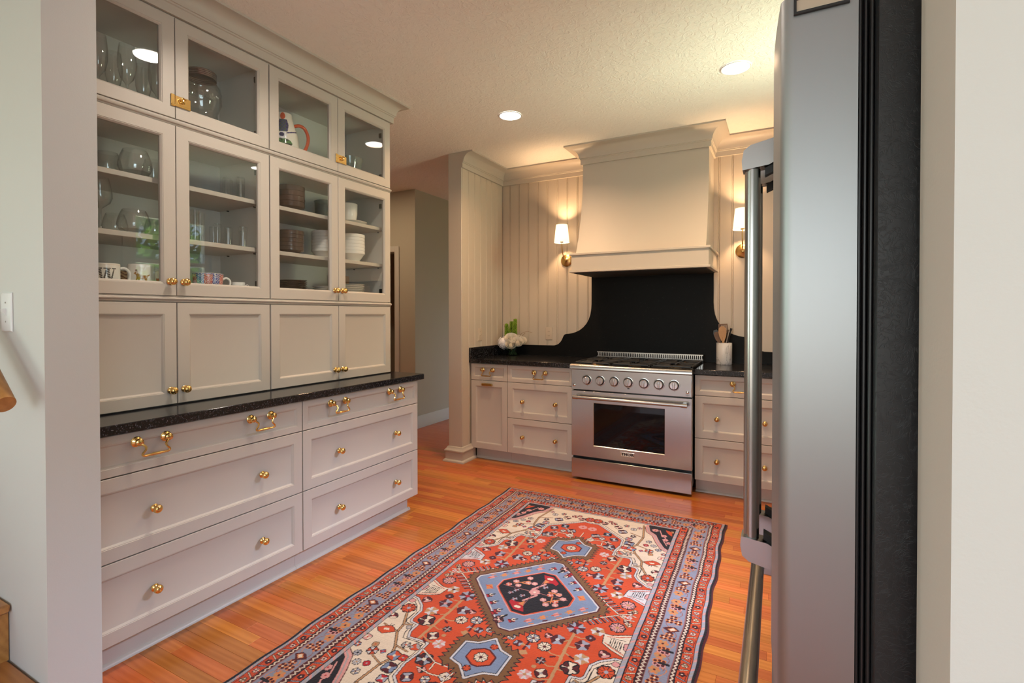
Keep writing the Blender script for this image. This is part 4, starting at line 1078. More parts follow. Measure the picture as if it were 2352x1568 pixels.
def glassware():
    g = 'champagne flutes in the top left cabinet'
    for x, y, r, h, lab in ((-2.43, 1.124, .034, .255, 'champagne flute standing in front, nearest the middle of the top left glass door'), (-2.54, 1.125, .032, .25, 'champagne flute behind, second from left in the top left cabinet'),
                            (-2.55, 1.245, .032, .25, 'champagne flute behind, between the two front flutes of the top left cabinet'), (-2.435, 1.243, .034, .252, 'champagne flute at the right edge of the top left glass door'), (-2.45, 1.030, .034, .26, 'champagne flute at the far left of the top left cabinet, cut by the pillar')):
        glass_item('champagne_flute', lab, 'glass', FLUTE, x, y, ST, r, h, g)
    g = 'stemless wine glasses on the tall cabinet shelves'
    for x, y, z, r, h, lab in ((-2.44, 1.156, S1, .062, .112, 'large stemless wine glass in front on the upper shelf of the tall left cabinet'), (-2.575, 1.115, S1, .052, .112, 'stemless wine glass behind left on the upper shelf of the tall left cabinet'), (-2.52, 1.268, S1, .046, .112, 'stemless wine glass on the upper shelf, right edge of the left glass door'),
                               (-2.44, 1.150, S2, .061, .100, 'large stemless wine glass in front on the middle shelf of the tall left cabinet'), (-2.575, 1.14, S2, .048, .096, 'stemless wine glass behind left on the middle shelf of the tall left cabinet'), (-2.50, 1.262, S2, .042, .088, 'stemless wine glass on the middle shelf, right edge of the left glass door')):
        glass_item('stemless_glass', lab, 'glass', STEMLESS, x, y, z, r, h, g)
    glass_item('wine_glass', 'tall stemmed wine glass on the middle shelf beside the pillar', 'glass', WINE, -2.44, 1.030, S2, .040, .212)
    g = 'straight tumblers behind the second glass door'
    for x, y, z, r, h, lab in ((-2.50, 1.598, S1, .0185, .108, 'narrow tumbler at the left of the upper shelf row behind the second glass door'), (-2.57, 1.655, S1, .0185, .120, 'narrow tumbler at the back of the upper shelf behind the second glass door'), (-2.46, 1.648, S1, .020, .118, 'narrow tumbler nearest the glass on the upper shelf behind the second glass door'), (-2.53, 1.700, S1, .018, .100, 'narrow tumbler at the hinge side of the upper shelf behind the second glass door'),
                               (-2.42, 1.394, S2, .0185, .146, 'tall narrow tumbler beside the knob-side stile on the middle shelf'), (-2.50, 1.465, S2, .0185, .150, 'tall narrow tumbler behind the tallest one on the middle shelf'), (-2.58, 1.578, S2, .0195, .106, 'short tumbler at the back left of the middle shelf row'), (-2.46, 1.525, S2, .017, .104, 'short tumbler in front at the left of the middle shelf row'),
                               (-2.55, 1.635, S2, .018, .110, 'short tumbler at the back middle of the middle shelf row'), (-2.46, 1.583, S2, .018, .090, 'lowest tumbler in the centre of the middle shelf row'), (-2.43, 1.640, S2, .0195, .104, 'short tumbler in front at the right of the middle shelf row'), (-2.53, 1.703, S2, .018, .100, 'short tumbler at the hinge side of the middle shelf row')):
        glass_item('tumbler', lab, 'glass', TUMB, x, y, z, r, h, g, th=.0022, n=28)
    # big jar with screw lid
    x, y = -2.52, 1.485
    t = thing('glass_jar', 'large embossed glass jar with ribbed metal lid in the small top cabinet', 'jar', (x, y, ST+.0006))
    pr = [(.0001, 0), (.074, 0), (.084, .008), (.086, .03), (.072, .095), (.070, .115), (.086, .155), (.089, .165), (.089, .215), (.084, .240), (.070, .262), (.064, .268), (.064, .285)]
    b = MB(); b.lathe(glass_shape(pr, .003), (x, y, ST+.0006), 'z', 44, False); part('jar_body', b, M['jar_glass'], t, smooth=50)
    b = MB()
    for i in range(15):
        a = -1.1 + i*.125; c = (x+.0893*math.cos(a), y+.0893*math.sin(a), ST+.178+.009*(i % 2)+.004*math.sin(i*1.7))
        b.sphere(c, .0055, 8, 6, (.7, .9, 1.3))
    for zz in (.166, .214): b.lathe([(.0892, zz-.0016), (.0908, zz), (.0892, zz+.0016)], (x, y, ST), 'z', 44, False)
    part('embossing', b, M['jar_glass'], t)
    b = MB(); lp = [(.0001, .316), (.060, .316), (.066, .313)]
    for k in range(4): lp += [(.0685, .310-k*.008), (.0660, .306-k*.008)]
    lp += [(.068, .278)]
    b.lathe(lp, (x, y, ST), 'z', 44, False); part('lid', b, simple('pewter_lid', (.30, .29, .28, 1), .3, 1), t)
    b = MB(); b.lathe([(.012, 0), (.013, .010), (.006, .012), (.006, .028), (.013, .03), (.013, .05)], (x+.074, y+.048, ST+.03), 'x', 14); b.lathe([(.0085, 0), (.0085, .03)], (x+.112, y+.048, ST+.02), 'z', 10)
    part('spigot', b, M['chrome'], t)
glassware()

def printed_lathe(name, lab, cat, prof, x, y, z, fn, handle=None, hmat='white_china', nseg=160, sub=2.0, group=None, rot=0):
    """lathe with a painted colour attribute: fn(angle, height, inside) -> srgb triple"""
    pts = []
    for i in range(len(prof)-1):
        (r0, z0), (r1, z1) = prof[i], prof[i+1]
        L = math.hypot(r1-r0, z1-z0); k = max(1, int(L/.0022)) if i < fn.outer else 1
        for j in range(k): pts.append((r0+(r1-r0)*j/k, z0+(z1-z0)*j/k, i))
    pts.append((prof[-1][0], prof[-1][1], len(prof)-1))
    t = thing(name, lab, cat, (x, y, z+.0006), group)
    b = MB(); cols = []
    rings = []
    for r, h, i in pts:
        rings.append([(x+r*math.cos(2*PI*k/nseg+rot), y+r*math.sin(2*PI*k/nseg+rot), z+.0006+h) for k in range(nseg)])
        cols += [(*srgb(*fn(((2*PI*k/nseg+PI) % (2*PI))-PI, h, i >= fn.outer))[:3], 1) for k in range(nseg)]
    b.loft(rings)
    me = b.mesh(name, M['print'], (x, y, z+.0006), 50, False)
    at = me.color_attributes.new('print', 'FLOAT_COLOR', 'POINT')
    at.data.foreach_set('color', [c for q in cols for c in q])
    bd = link('body', me, t)
    if handle:
        b = MB(); b.stube([(x+p[0], y+p[1], z+p[2]) for p in handle[0]], handle[1], 10); part('handle', b, M[hmat], t)
    return t
class Fn:
    def __init__(s, f, outer): s.f, s.outer = f, outer
    def __call__(s, a, h, ins): return s.f(a, h, ins)
def inpoly(px, py, poly):
    c = False; n = len(poly)
    for i in range(n):
        x0, y0 = poly[i]; x1, y1 = poly[(i+1) % n]
        if (y0 > py) != (y1 > py) and px < (x1-x0)*(py-y0)/(y1-y0)+x0: c = not c
    return c
def cups():
    W_ = (238, 232, 222)
    def mugprof(r, h): return [(.0001, 0), (r*.88, 0), (r*.94, .003), (r, .012), (r, h-.003), (r-.0012, h), (r-.003, h-.002), (r-.0035, .008), (.0001, .007)]
    # lettered mug
    r, h = .046, .108; x, y = -2.445, 1.050
    vc = math.atan2(-y, -x)*1.0; fa = math.atan2(-y, -x)   # direction to the room's middle
    fa = -.42
    def wf(a, hh, ins):
        if ins: return W_
        u = (a-fa)*r; v = hh
        if v > h-.007: return (225, 210, 190)
        lw = [[(-.030, .088), (-.017, .088), (-.008, .026), (-.0145, .026)], [(-.016, .088), (-.004, .088), (-.011, .022), (-.0145, .022)] , [(-.0145, .022), (-.009, .022), (.003, .083), (-.001, .083)], [(-.004, .088), (.010, .088), (.017, .026), (.010, .026)], [(.010, .022), (.016, .022), (.028, .083), (.024, .083)]]
        if inpoly(u, v, lw[0]) or inpoly(u, v, lw[3]):
            return (225, 215, 200) if (abs(math.sin(v*330+u*200)) > .93) else (38, 34, 32)
        if inpoly(u, v, lw[2]) or inpoly(u, v, lw[4]): return (45, 40, 38)
        if (.083 < v < .089) and (-.034 < u < -.012 or -.008 < u < .014 or .018 < u < .034): return (45, 40, 38)
        return W_
    hd = [(.040*math.cos(.75), r*math.sin(.95), h*.86), (.055, r+.012, h*.86), (.050, r+.030, h*.78), (.046, r+.037, h*.52), (.040, r+.026, h*.24), (.030, r-.012, h*.18)]
    hd = [(.012, r*.93, h*.84), (.014, r+.014, h*.86), (.015, r+.029, h*.72), (.015, r+.031, h*.50), (.014, r+.018, h*.27), (.012, r*.93, h*.20)]
    printed_lathe('mug', 'white mug with a big black patterned letter W beside the pillar', 'mug', mugprof(r, h), x, y, S0, Fn(wf, 4), (hd, .0058))
    # dog mug
    r2, h2 = .049, .114
    dog = [(-.024, .078), (-.020, .082), (-.017, .083), (-.012, .080), (-.010, .072), (-.004, .068), (.008, .066), (.014, .067), (.018, .064), (.024, .068), (.031, .072), (.029, .065), (.023, .060), (.020, .054), (.021, .046), (.018, .038), (.021, .032), (.015, .033), (.013, .044), (.008, .050), (-.003, .048), (-.008, .046), (-.009, .036), (-.013, .031), (-.016, .033), (-.013, .040), (-.013, .048), (-.018, .041), (-.021, .035), (-.024, .037), (-.019, .048), (-.018, .060), (-.019, .068), (-.025, .070), (-.028, .074)]
    hat = [(-.022, .083), (-.013, .082), (-.014, .089), (-.021, .090)]
    fa2 = -.44
    def df(a, hh, ins):
        if ins: return W_
        u = (a-fa2)*r2; v = hh
        if inpoly(u, v, hat): return (120, 40, 35)
        if inpoly(u, v, dog): return (176, 118, 38) if (math.sin(u*900+v*500) > -.3) else (140, 84, 26)
        return W_
    hd2 = [(.012, r2*.94, h2*.82), (.014, r2+.016, h2*.84), (.015, r2+.031, h2*.70), (.015, r2+.033, h2*.48), (.014, r2+.020, h2*.26), (.012, r2*.94, h2*.18)]
    printed_lathe('mug', 'white mug printed with a golden dog in a red hat', 'mug', mugprof(r2, h2), -2.44, 1.176, S0, Fn(df, 4), (hd2, .0058))
    # brown patterned one between them, red-marked one behind
    def bf(a, hh, ins): return (122, 72, 40) if math.sin(hh*420+2*math.sin(a*5)) > .2 else (205, 170, 120)
    printed_lathe('mug', 'small brown and tan banded mug behind the letter mug', 'mug', [(.0001, 0), (.030, 0), (.038, .012), (.040, .04), (.034, .07), (.030, .086), (.032, .092), (.028, .09), (.030, .02), (.0001, .015)], -2.575, 1.155, S0, Fn(bf, 6), None)
    def rf(a, hh, ins):
        return (170, 40, 36) if (.048 < hh < .066 and math.sin(a*9) > -.4) else W_
    printed_lathe('mug', 'white mug with red marks behind the dog mug handle', 'mug', mugprof(.040, .108), -2.585, 1.290, S0, Fn(rf, 4), None)
    # wide patterned cup
    r3, h3 = .066, .096
    def pf(a, hh, ins):
        if ins: return (228, 222, 215)
        if hh > h3-.004: return (60, 80, 150)
        u = a*r3*150; v = hh*150
        k = int(math.floor((a+1.9)/.55))
        base = [(205, 96, 84), (92, 124, 186), (200, 92, 66), (56, 84, 158), (206, 110, 98)][k % 5]
        cu = ((a+1.9) % .55-.275)*r3; cv = hh-.055
        d = math.hypot(cu*1.2, cv)
        if abs(math.sin(d*420)) < .34: return (238, 228, 218)
        if d > .030 and math.sin(u*2.2)*math.sin(v*2.2) > .3: return (60, 60, 90)
        return base
    hd3 = [(.010, r3*.93, h3*.72), (.012, r3+.016, h3*.84), (.013, r3+.034, h3*.72), (.013, r3+.034, h3*.48), (.012, r3+.010, h3*.20), (.010, r3*.62, h3*.10)]
    printed_lathe('breakfast_cup', 'wide cup patterned in blue and coral paisley behind the second glass door', 'cup', [(.0001, 0), (.030, 0), (.036, .006), (.052, .022), (.062, .048), (r3, h3), (r3-.002, h3+.001), (r3-.004, h3-.002), (.058, .048), (.046, .022), (.0001, .012)], -2.445, 1.468, S0, Fn(pf, 5), (hd3, .0055))
    t = thing('teacup', 'small plain white teacup beside the paisley cup', 'cup', (-2.44, 1.618, S0+.0006))
    b = MB(); b.lathe([(.0001, 0), (.018, 0), (.022, .005), (.029, .025), (.032, .062), (.031, .063), (.0295, .06), (.027, .025), (.0001, .010)], (-2.44, 1.618, S0+.0006), 'z', 36, False); part('body', b, M['white_china'], t, smooth=50)
    b = MB(); b.stube([(-2.434, 1.618+.031, S0+.046), (-2.432, 1.618+.046, S0+.052), (-2.432, 1.618+.052, S0+.038), (-2.434, 1.618+.040, S0+.018), (-2.436, 1.618+.026, S0+.014)], .0036, 8); part('handle', b, M['white_china'], t)
    # painted pitcher
    fa4 = -.75
    def jf(a, hh, ins):
        if ins: return (235, 228, 218)
        u = (a-fa4)*.066; v = hh-.135
        d = math.hypot(u, v-.0)
        if math.hypot(u+.004, v-.105) < .020 and hh > .215: return (214, 88, 52)
        if math.hypot(u, v+.012) < .020: return (48, 46, 96) if math.hypot(u+.004, v+.008) < .012 else (225, 222, 228)
        if abs(u) < .034-abs(v-.055)*.25 and .010 < v < .085: return (58, 64, 118) if math.sin(u*340)*math.sin(v*300) > -.15 else ((72, 98, 46) if abs(u) < .018 else (30, 34, 70))
        if math.hypot(u*.8, (v+.055)*1.3) < .034: return (70, 120, 66) if math.sin(math.atan2(v+.055, u)*6) > -.2 else (40, 46, 40)
        if abs(v+.004-u*.35) < .0035 and u > .016: return (40, 44, 110)
        return (236, 228, 216)
    x, y = -2.50, 1.940
    R = .076
    printed_lathe('pitcher', 'hand-painted white pitcher with blue and green flowers and orange handle', 'pitcher', [(.0001, 0), (.062, 0), (.070, .006), (.078, .04), (.080, .08), (.072, .15), (.055, .20), (.045, .235), (.042, .262), (.040, .262), (.041, .235), (.066, .15), (.074, .08), (.0001, .012)], x, y, ST, Fn(jf, 8),
                  ([(.020, .045, .205), (.024, .085, .222), (.026, .120, .215), (.027, .142, .180), (.027, .142, .140), (.026, .125, .095), (.022, .095, .055), (.018, .078, .025)], .0095), 'orange')
M['orange'] = simple('orange_glaze', srgb(214, 86, 40), .2, noise=.15, nscale=40)
cups()

def crockery():
    def bowl(r, h, dz):
        s = h-dz      # below this height the bowl sits inside the one under it
        return ((.0001, 0), (r*.50, 0), (r*.52, .003), (r*.925, s-.0005), (r*.99, s+.002), (r, s+dz*.5), (r*.985, h), (r*.985-.002, h+.001), (r*.985-.0035, h), (r*.99-.004, s+.004), (r*.925-.003, s), (r*.50, .007), (.0001, .006))
    def plate_(r, h=.016): return ((.0001, 0), (r*.62, 0), (r*.66, .003), (r*.74, .005), (r, h), (r-.0015, h+.0012), (r-.004, h-.0004), (r*.73, .0085), (r*.64, .006), (.0001, .006))
    ordn = ['lowest', 'second from bottom', 'third from bottom', 'fourth from bottom', 'fifth from bottom', 'sixth from bottom', 'seventh from bottom']
    def stack(name, what, cat, prof, x, y, z, mat, n, dz, group, jit=.001):
        for k in range(n):
            pos = ordn[k] if k < n-1 else 'topmost'
            o = lathe_item(name, '%s, %s in the %s' % (what[0], pos, what[1]), cat, prof, x+random.uniform(-jit, jit), y+random.uniform(-jit, jit), z+k*dz, mat, group)
    stack('brown_bowl', ('brown glazed bowl', 'upper shelf stack behind the third glass door'), 'bowl', bowl(.073, .052, .030), -2.475, 1.968, S1, 'brown_china', 4, .030, 'brown bowls on the upper shelf')
    stack('brown_bowl', ('brown glazed bowl', 'middle shelf stack behind the third glass door'), 'bowl', bowl(.071, .042, .0225), -2.475, 1.962, S2, 'brown_china', 5, .0225, 'brown bowls on the middle shelf')
    stack('brown_plate', ('dark brown plate', 'bottom stack behind the third glass door'), 'plate', plate_(.082, .014), -2.480, 1.975, S0, 'brown_china', 8, .0115, 'brown plates')
    stack('white_bowl', ('white bowl', 'middle stack behind the third glass door'), 'bowl', bowl(.080, .066, .0185), -2.535, 2.262, S2, 'white_china', 7, .0185, 'white bowls behind the third glass door')
    stack('white_bowl', ('white bowl', 'middle stack behind the fourth glass door'), 'bowl', bowl(.081, .072, .0215), -2.490, 2.448, S2, 'white_china', 6, .0215, 'white bowls behind the fourth glass door')
    stack('white_plate', ('white plate', 'bottom stack behind the third glass door'), 'plate', plate_(.079, .014), -2.53, 2.262, S0, 'white_china', 6, .012, 'white plates behind the third glass door')
    stack('white_plate', ('white plate', 'bottom stack behind the fourth glass door'), 'plate', plate_(.090, .014), -2.50, 2.444, S0, 'white_china', 8, .0118, 'white plates behind the fourth glass door')
    lathe_item('serving_platter', 'shallow white platter on the upper shelf behind the fourth glass door', 'plate', plate_(.098, .018), -2.49, 2.445, S1, 'white_china')
    lathe_item('serving_bowl', 'tall white bowl standing on the white platter', 'bowl', ((.0001, 0), (.040, 0), (.048, .006), (.056, .05), (.058, .115), (.0555, .117), (.053, .05), (.044, .012), (.0001, .010)), -2.50, 2.425, S1+.0185, 'white_china')
    lathe_item('casserole_dish', 'deep tinted glass dish on the upper shelf behind the third glass door', 'dish', ((.0001, 0), (.062, 0), (.070, .008), (.074, .12), (.078, .13), (.075, .131), (.070, .12), (.066, .012), (.0001, .008)), -2.56, 2.300, S1, 'green_glass')
    lathe_item('dark_bowl', 'dark upturned bowl in the top cabinet behind the third glass door', 'bowl', ((.078, 0), (.080, .004), (.072, .05), (.050, .085), (.025, .098), (.0001, .100)), -2.635, 2.285, ST, 'dark_bowl')
    lathe_item('glass_bowl', 'grey-green glass bowl in the top cabinet behind the fourth glass door', 'bowl', ((.0001, 0), (.040, 0), (.050, .008), (.074, .075), (.088, .140), (.085, .141), (.070, .075), (.045, .014), (.0001, .010)), -2.49, 2.425, ST, 'green_glass')
    b = MB(); b.bbox(-2.70, -2.683, 2.46, 2.61, S0+.0005, S0+.17, .003)
    solo('serving_board', b, M['spoon'], 'wooden board leaning upright behind the white plates', 'board', (-2.69, 2.53, S0))
crockery()

# ------------------------------------------------------------------ flowers
def petal_disc(b, c, r, rnd, tilt=.95):
    """an open rose: nested cups of overlapping petals, closing towards the middle"""
    c = Vector(c); rot = Matrix.Rotation(tilt, 3, Vector((.88, .47, 0)))
    for L, (rad, top, k, flare) in enumerate(((1.0, .30, 6, .16), (.86, .52, 6, .12), (.70, .68, 5, .08), (.52, .78, 4, .05), (.34, .84, 3, .02), (.17, .86, 3, 0))):
        for i in range(k):
            a0 = 2*PI*i/k + L*.55 + rnd.uniform(-.1, .1); half = PI/k*1.32; off = rad*(1+.05*(i % 2))
            nu, nv = 6, 5; g = []
            for v in range(nv):
                t = v/(nv-1)
                for u in range(nu):
                    q = u/(nu-1)*2-1; a = a0+q*half
                    e = 1-.30*abs(q)**2.5
                    z = -.62+(top*e+.62)*t
                    w = off*(.42+.58*math.sin(min(1, t*1.25)*PI/2)) + flare*max(0, t-.7)/.3
                    g.append(c+rot @ (Vector((math.cos(a)*w, math.sin(a)*w, z))*r))
            b.add(g, [(v*nu+u, v*nu+u+1, (v+1)*nu+u+1, (v+1)*nu+u) for v in range(nv-1) for u in range(nu-1)])
def flowers():
    rnd = random.Random(5)
    vx, vy, z0 = -2.285, 4.335, .914
    t = thing('flower_vase', 'squat round glass vase of water under the white flowers', 'vase', (vx, vy, z0+.0006))
    pr = [(.0001, 0), (.058, 0), (.062, .004), (.062, .085), (.062, .088)]
    b = MB(); b.lathe(glass_shape(pr, .003), (vx, vy, z0+.0006), 'z', 40, False); part('vase_body', b, M['vase_glass'], t, smooth=50)
    b = MB()
    for i in range(22):
        a = rnd.uniform(0, 6.28); r = rnd.uniform(.01, .052); a2 = a+rnd.uniform(1.5, 3.5); r2 = rnd.uniform(.0, .045)
        b.tube([(vx+r*math.cos(a), vy+r*math.sin(a), z0+.008), (vx+r2*math.cos(a2), vy+r2*math.sin(a2), z0+.100)], .0030, 5)
    part('cut_stems', b, M['stemgreen'], t)
    def rose(x, y, z, r, lab):
        b = MB(); petal_disc(b, (x, y, z), r, rnd)
        o = solo('rose', b, M['rose'], lab, 'flower', (x, y, z-r*.35), 'cream roses in the vase', smooth=75)
        return o
    rose(-2.283, 4.298, 1.072, .056, 'largest cream rose at the top centre of the bouquet')
    rose(-2.268, 4.265, 1.022, .048, 'cream rose low at the front of the bouquet')
    rose(-2.215, 4.300, 1.045, .050, 'cream rose to the right of the bouquet centre')
    rose(-2.185, 4.340, 1.056, .038, 'small cream rose at the right edge of the bouquet')
    rose(-2.245, 4.375, 1.062, .044, 'cream rose at the back of the bouquet')
    b = MB()
    hc = Vector((-2.362, 4.300, 1.035)); R = .062
    for i in range(150):
        u = rnd.uniform(-1, 1); a = rnd.uniform(0, 6.28); s = math.sqrt(1-u*u)
        d = Vector((s*math.cos(a), s*math.sin(a), u)); p = hc + d*R*rnd.uniform(.86, 1.05)
        q = d.orthogonal().normalized(); w = d.cross(q); s_ = rnd.uniform(.0075, .0105); ph = rnd.uniform(0, 1.5)
        for k in range(4):
            a = ph+k*PI/2; e = (q*math.cos(a)+w*math.sin(a)); g = (q*math.cos(a+.75)+w*math.sin(a+.75)); h = (q*math.cos(a-.75)+w*math.sin(a-.75))
            b.add([p, p+h*s_*.75+d*.002, p+e*s_*1.15+d*.004, p+g*s_*.75+d*.002], [(0, 1, 2, 3)])
    b.sphere(hc, R*.84, 14, 10)
    solo('hydrangea', b, M['hydr'], 'pale lilac-white hydrangea head at the left of the bouquet', 'flower', (-2.362, 4.30, .975), smooth=0)
    def bells(x, y, h, lean, lab):
        b = MB(); zb = 1.02
        b.tube([(x, y, zb-.06), (x+lean*.5, y, zb+h*.5), (x+lean, y, zb+h)], .004, 6)
        for k in range(int(h/.0125)):
            zz = zb+k*.0125; f = 1-.45*k*.0125/h
            for i in range(6):
                a = i*PI/3+k*.5+rnd.uniform(-.2, .2); c = Vector((x+lean*(zz-zb)/h, y, zz)); d = Vector((math.cos(a), math.sin(a), .35)).normalized()
                q = d.orthogonal().normalized(); w = d.cross(q); p = c+d*.030*f; r = .0150*f
                b.add([c+d*.006]+[p+(q*math.cos(m)+w*math.sin(m))*r for m in [2*PI*j/5 for j in range(5)]], [(0, 1, 2), (0, 2, 3), (0, 3, 4), (0, 4, 5), (0, 5, 1)])
        solo('bells_of_ireland', b, M['moss'], lab, 'flower', (x, y, .96), 'tall green flower spikes', smooth=0)
    bells(-2.352, 4.350, .205, -.012, 'shorter green flower spike at the left of the bouquet top')
    bells(-2.318, 4.368, .225, .0, 'middle green flower spike at the bouquet top')
    bells(-2.282, 4.348, .250, .018, 'tallest green flower spike at the bouquet top')
    for pts, lab in (([(-2.33, 4.37, 1.05), (-2.37, 4.385, 1.12), (-2.41, 4.40, 1.18), (-2.425, 4.41, 1.215)], 'thin brown twig sticking out left of the bouquet'), ([(-2.24, 4.36, 1.06), (-2.21, 4.37, 1.125), (-2.15, 4.38, 1.145), (-2.10, 4.385, 1.135)], 'thin brown twig arching out right of the bouquet'), ([(-2.23, 4.35, 1.05), (-2.19, 4.36, 1.11), (-2.165, 4.365, 1.13)], 'short brown twig at the right of the bouquet')):
        b = MB(); b.stube(pts, .0016, 5); solo('twig', b, M['twig'], lab, 'twig', pts[0])
flowers()

# ------------------------------------------------------------------ utensil crock
def utensils():
    x, y, z = -.378, 4.315, .914
    t = thing('utensil_crock', 'white veined marble crock full of kitchen tools right of the range', 'crock', (x, y, z+.0005))
    b = MB(); b.lathe([(.0001, 0), (.056, 0), (.0585, .003), (.0585, .168), (.0570, .171), (.052, .171), (.050, .165), (.050, .012), (.0001, .010)], (x, y, z+.0005), 'z', 40, False); part('crock_body', b, M['marble'], t, smooth=45)
    def tool(name, lab, cat, mat, build, base, top):
        b = MB(); build(b, Vector(base), Vector(top)); return solo(name, b, M[mat], lab, cat, base)
    def flat(b, c, d, shape, th, face=Vector((0, -1, 0))):
        s = d.cross(face).normalized()
        f = [c + s*u + d*v for u, v in shape]; b.loft([[p - face*th for p in f], [p + face*th for p in f]], cap0=True, cap1=True)
    def paddle(b, p, q):
        d = (q-p).normalized(); b.tube([p, q], .006, 8)
        flat(b, q-d*.004, d, [(-.008, -.03), (.008, -.03), (.024, .01), (.030, .045), (.026, .075), (.012, .092), (-.012, .092), (-.026, .075), (-.030, .045), (-.024, .01)], .003)
    def slotted(b, p, q):
        d = (q-p).normalized(); b.tube([p, q], .006, 8)
        flat(b, q, d, [(-.010, -.01), (.010, -.01), (.034, .012), (.034, .022), (-.034, .022), (-.034, .012)], .003)
        for k in range(5): u = -.030+k*.015; flat(b, q, d, [(u-.0045, .022), (u+.0045, .022), (u+.0045, .066), (u-.0045, .066)], .003)
        flat(b, q, d, [(-.034, .066), (.034, .066), (.033, .076), (-.033, .076)], .003)
    def ladle(b, p, q):
        d = (q-p).normalized(); b.tube([p, q], .005, 8)
        flat(b, q, d, [(-.006, -.02), (.006, -.02), (.020, .01), (.022, .045), (.012, .07), (-.012, .07), (-.022, .045), (-.020, .01)], .0035)
    def brush(b, p, q):
        d = (q-p).normalized(); b.tube([p, p+(q-p)*.85, q], .006, 8, True, [.004, .0075, .006])
    def tongs(b, p, q):
        d = (q-p).normalized(); b.tube([p, q], .0055, 8); b.tube([q, q+d*.022], .0085, 8)
    tool('wooden_spatula', 'pale wooden paddle spatula at the front of the crock', 'utensil', 'spoon', paddle, (x+.004, y-.030, z+.014), (x-.006, y-.044, z+.215))
    tool('slotted_turner', 'dark wooden slotted turner behind the pale paddle', 'utensil', 'walnut', slotted, (x+.006, y+.012, z+.014), (x-.008, y+.030, z+.245))
    tool('serving_spoon', 'black serving spoon leaning to the left in the crock', 'utensil', 'nylon', ladle, (x+.016, y+.004, z+.014), (x-.046, y+.004, z+.205))
    tool('serving_spoon', 'dark wooden spoon leaning left at the front of the crock', 'utensil', 'walnut', ladle, (x+.020, y-.018, z+.014), (x-.036, y-.032, z+.19))
    tool('whisk_handle', 'steel-handled tool leaning right in the crock', 'utensil', 'steel_utensil', brush, (x-.016, y-.010, z+.014), (x+.036, y-.022, z+.275))
    tool('tongs', 'black-tipped tool leaning right at the back of the crock', 'utensil', 'nylon', tongs, (x-.010, y+.018, z+.014), (x+.046, y+.016, z+.265))
utensils()

# ------------------------------------------------------------------ outside: what the cabinet glass mirrors
def outside():
    rnd = random.Random(11)
    b = MB(); b.box(XR+.5, 30, -14, 22, -.6, -.5); struct('ground', b, simple('lawn', (.06, .13, .03, 1), .9, noise=.3, nscale=3))
    for i, (x, y, r, h, lab) in enumerate(((6.4, 6.9, 2.3, 5.4, 'leafy green tree outside the kitchen window, nearest the back wall'), (9.5, 3.2, 2.2, 5.6, 'leafy green tree outside the kitchen window, nearest the refrigerator'))):
        t = thing('leafy_tree', lab, 'tree', (x, y, -.5), 'trees outside')
        b = MB(); b.tube([(x, y, -.5), (x, y, 1.5), (x+.1, y, 3.5)], .2, 10, True, [.22, .17, .10]); part('trunk', b, M['bark'], t)
        b = MB()
        for k in range(4200):
            u = rnd.uniform(-1, 1); a = rnd.uniform(0, 6.28); s = math.sqrt(1-u*u); q = r*rnd.uniform(.55, 1)
            c = Vector((x+q*s*math.cos(a), y+q*s*math.sin(a), h-2.2+q*u*.95)); d = Vector((rnd.uniform(-1, 1), rnd.uniform(-1, 1), rnd.uniform(-1, 1))).normalized(); e = d.orthogonal().normalized(); g = d.cross(e); L = rnd.uniform(.12, .24)
            b.add([c, c+d*L*.5+e*L*.4, c+d*L, c+d*L*.5-e*L*.4], [(0, 1, 2, 3)])
        o = part('foliage', b, M['leaf'], t, smooth=0); o['kind'] = 'stuff'
outside()

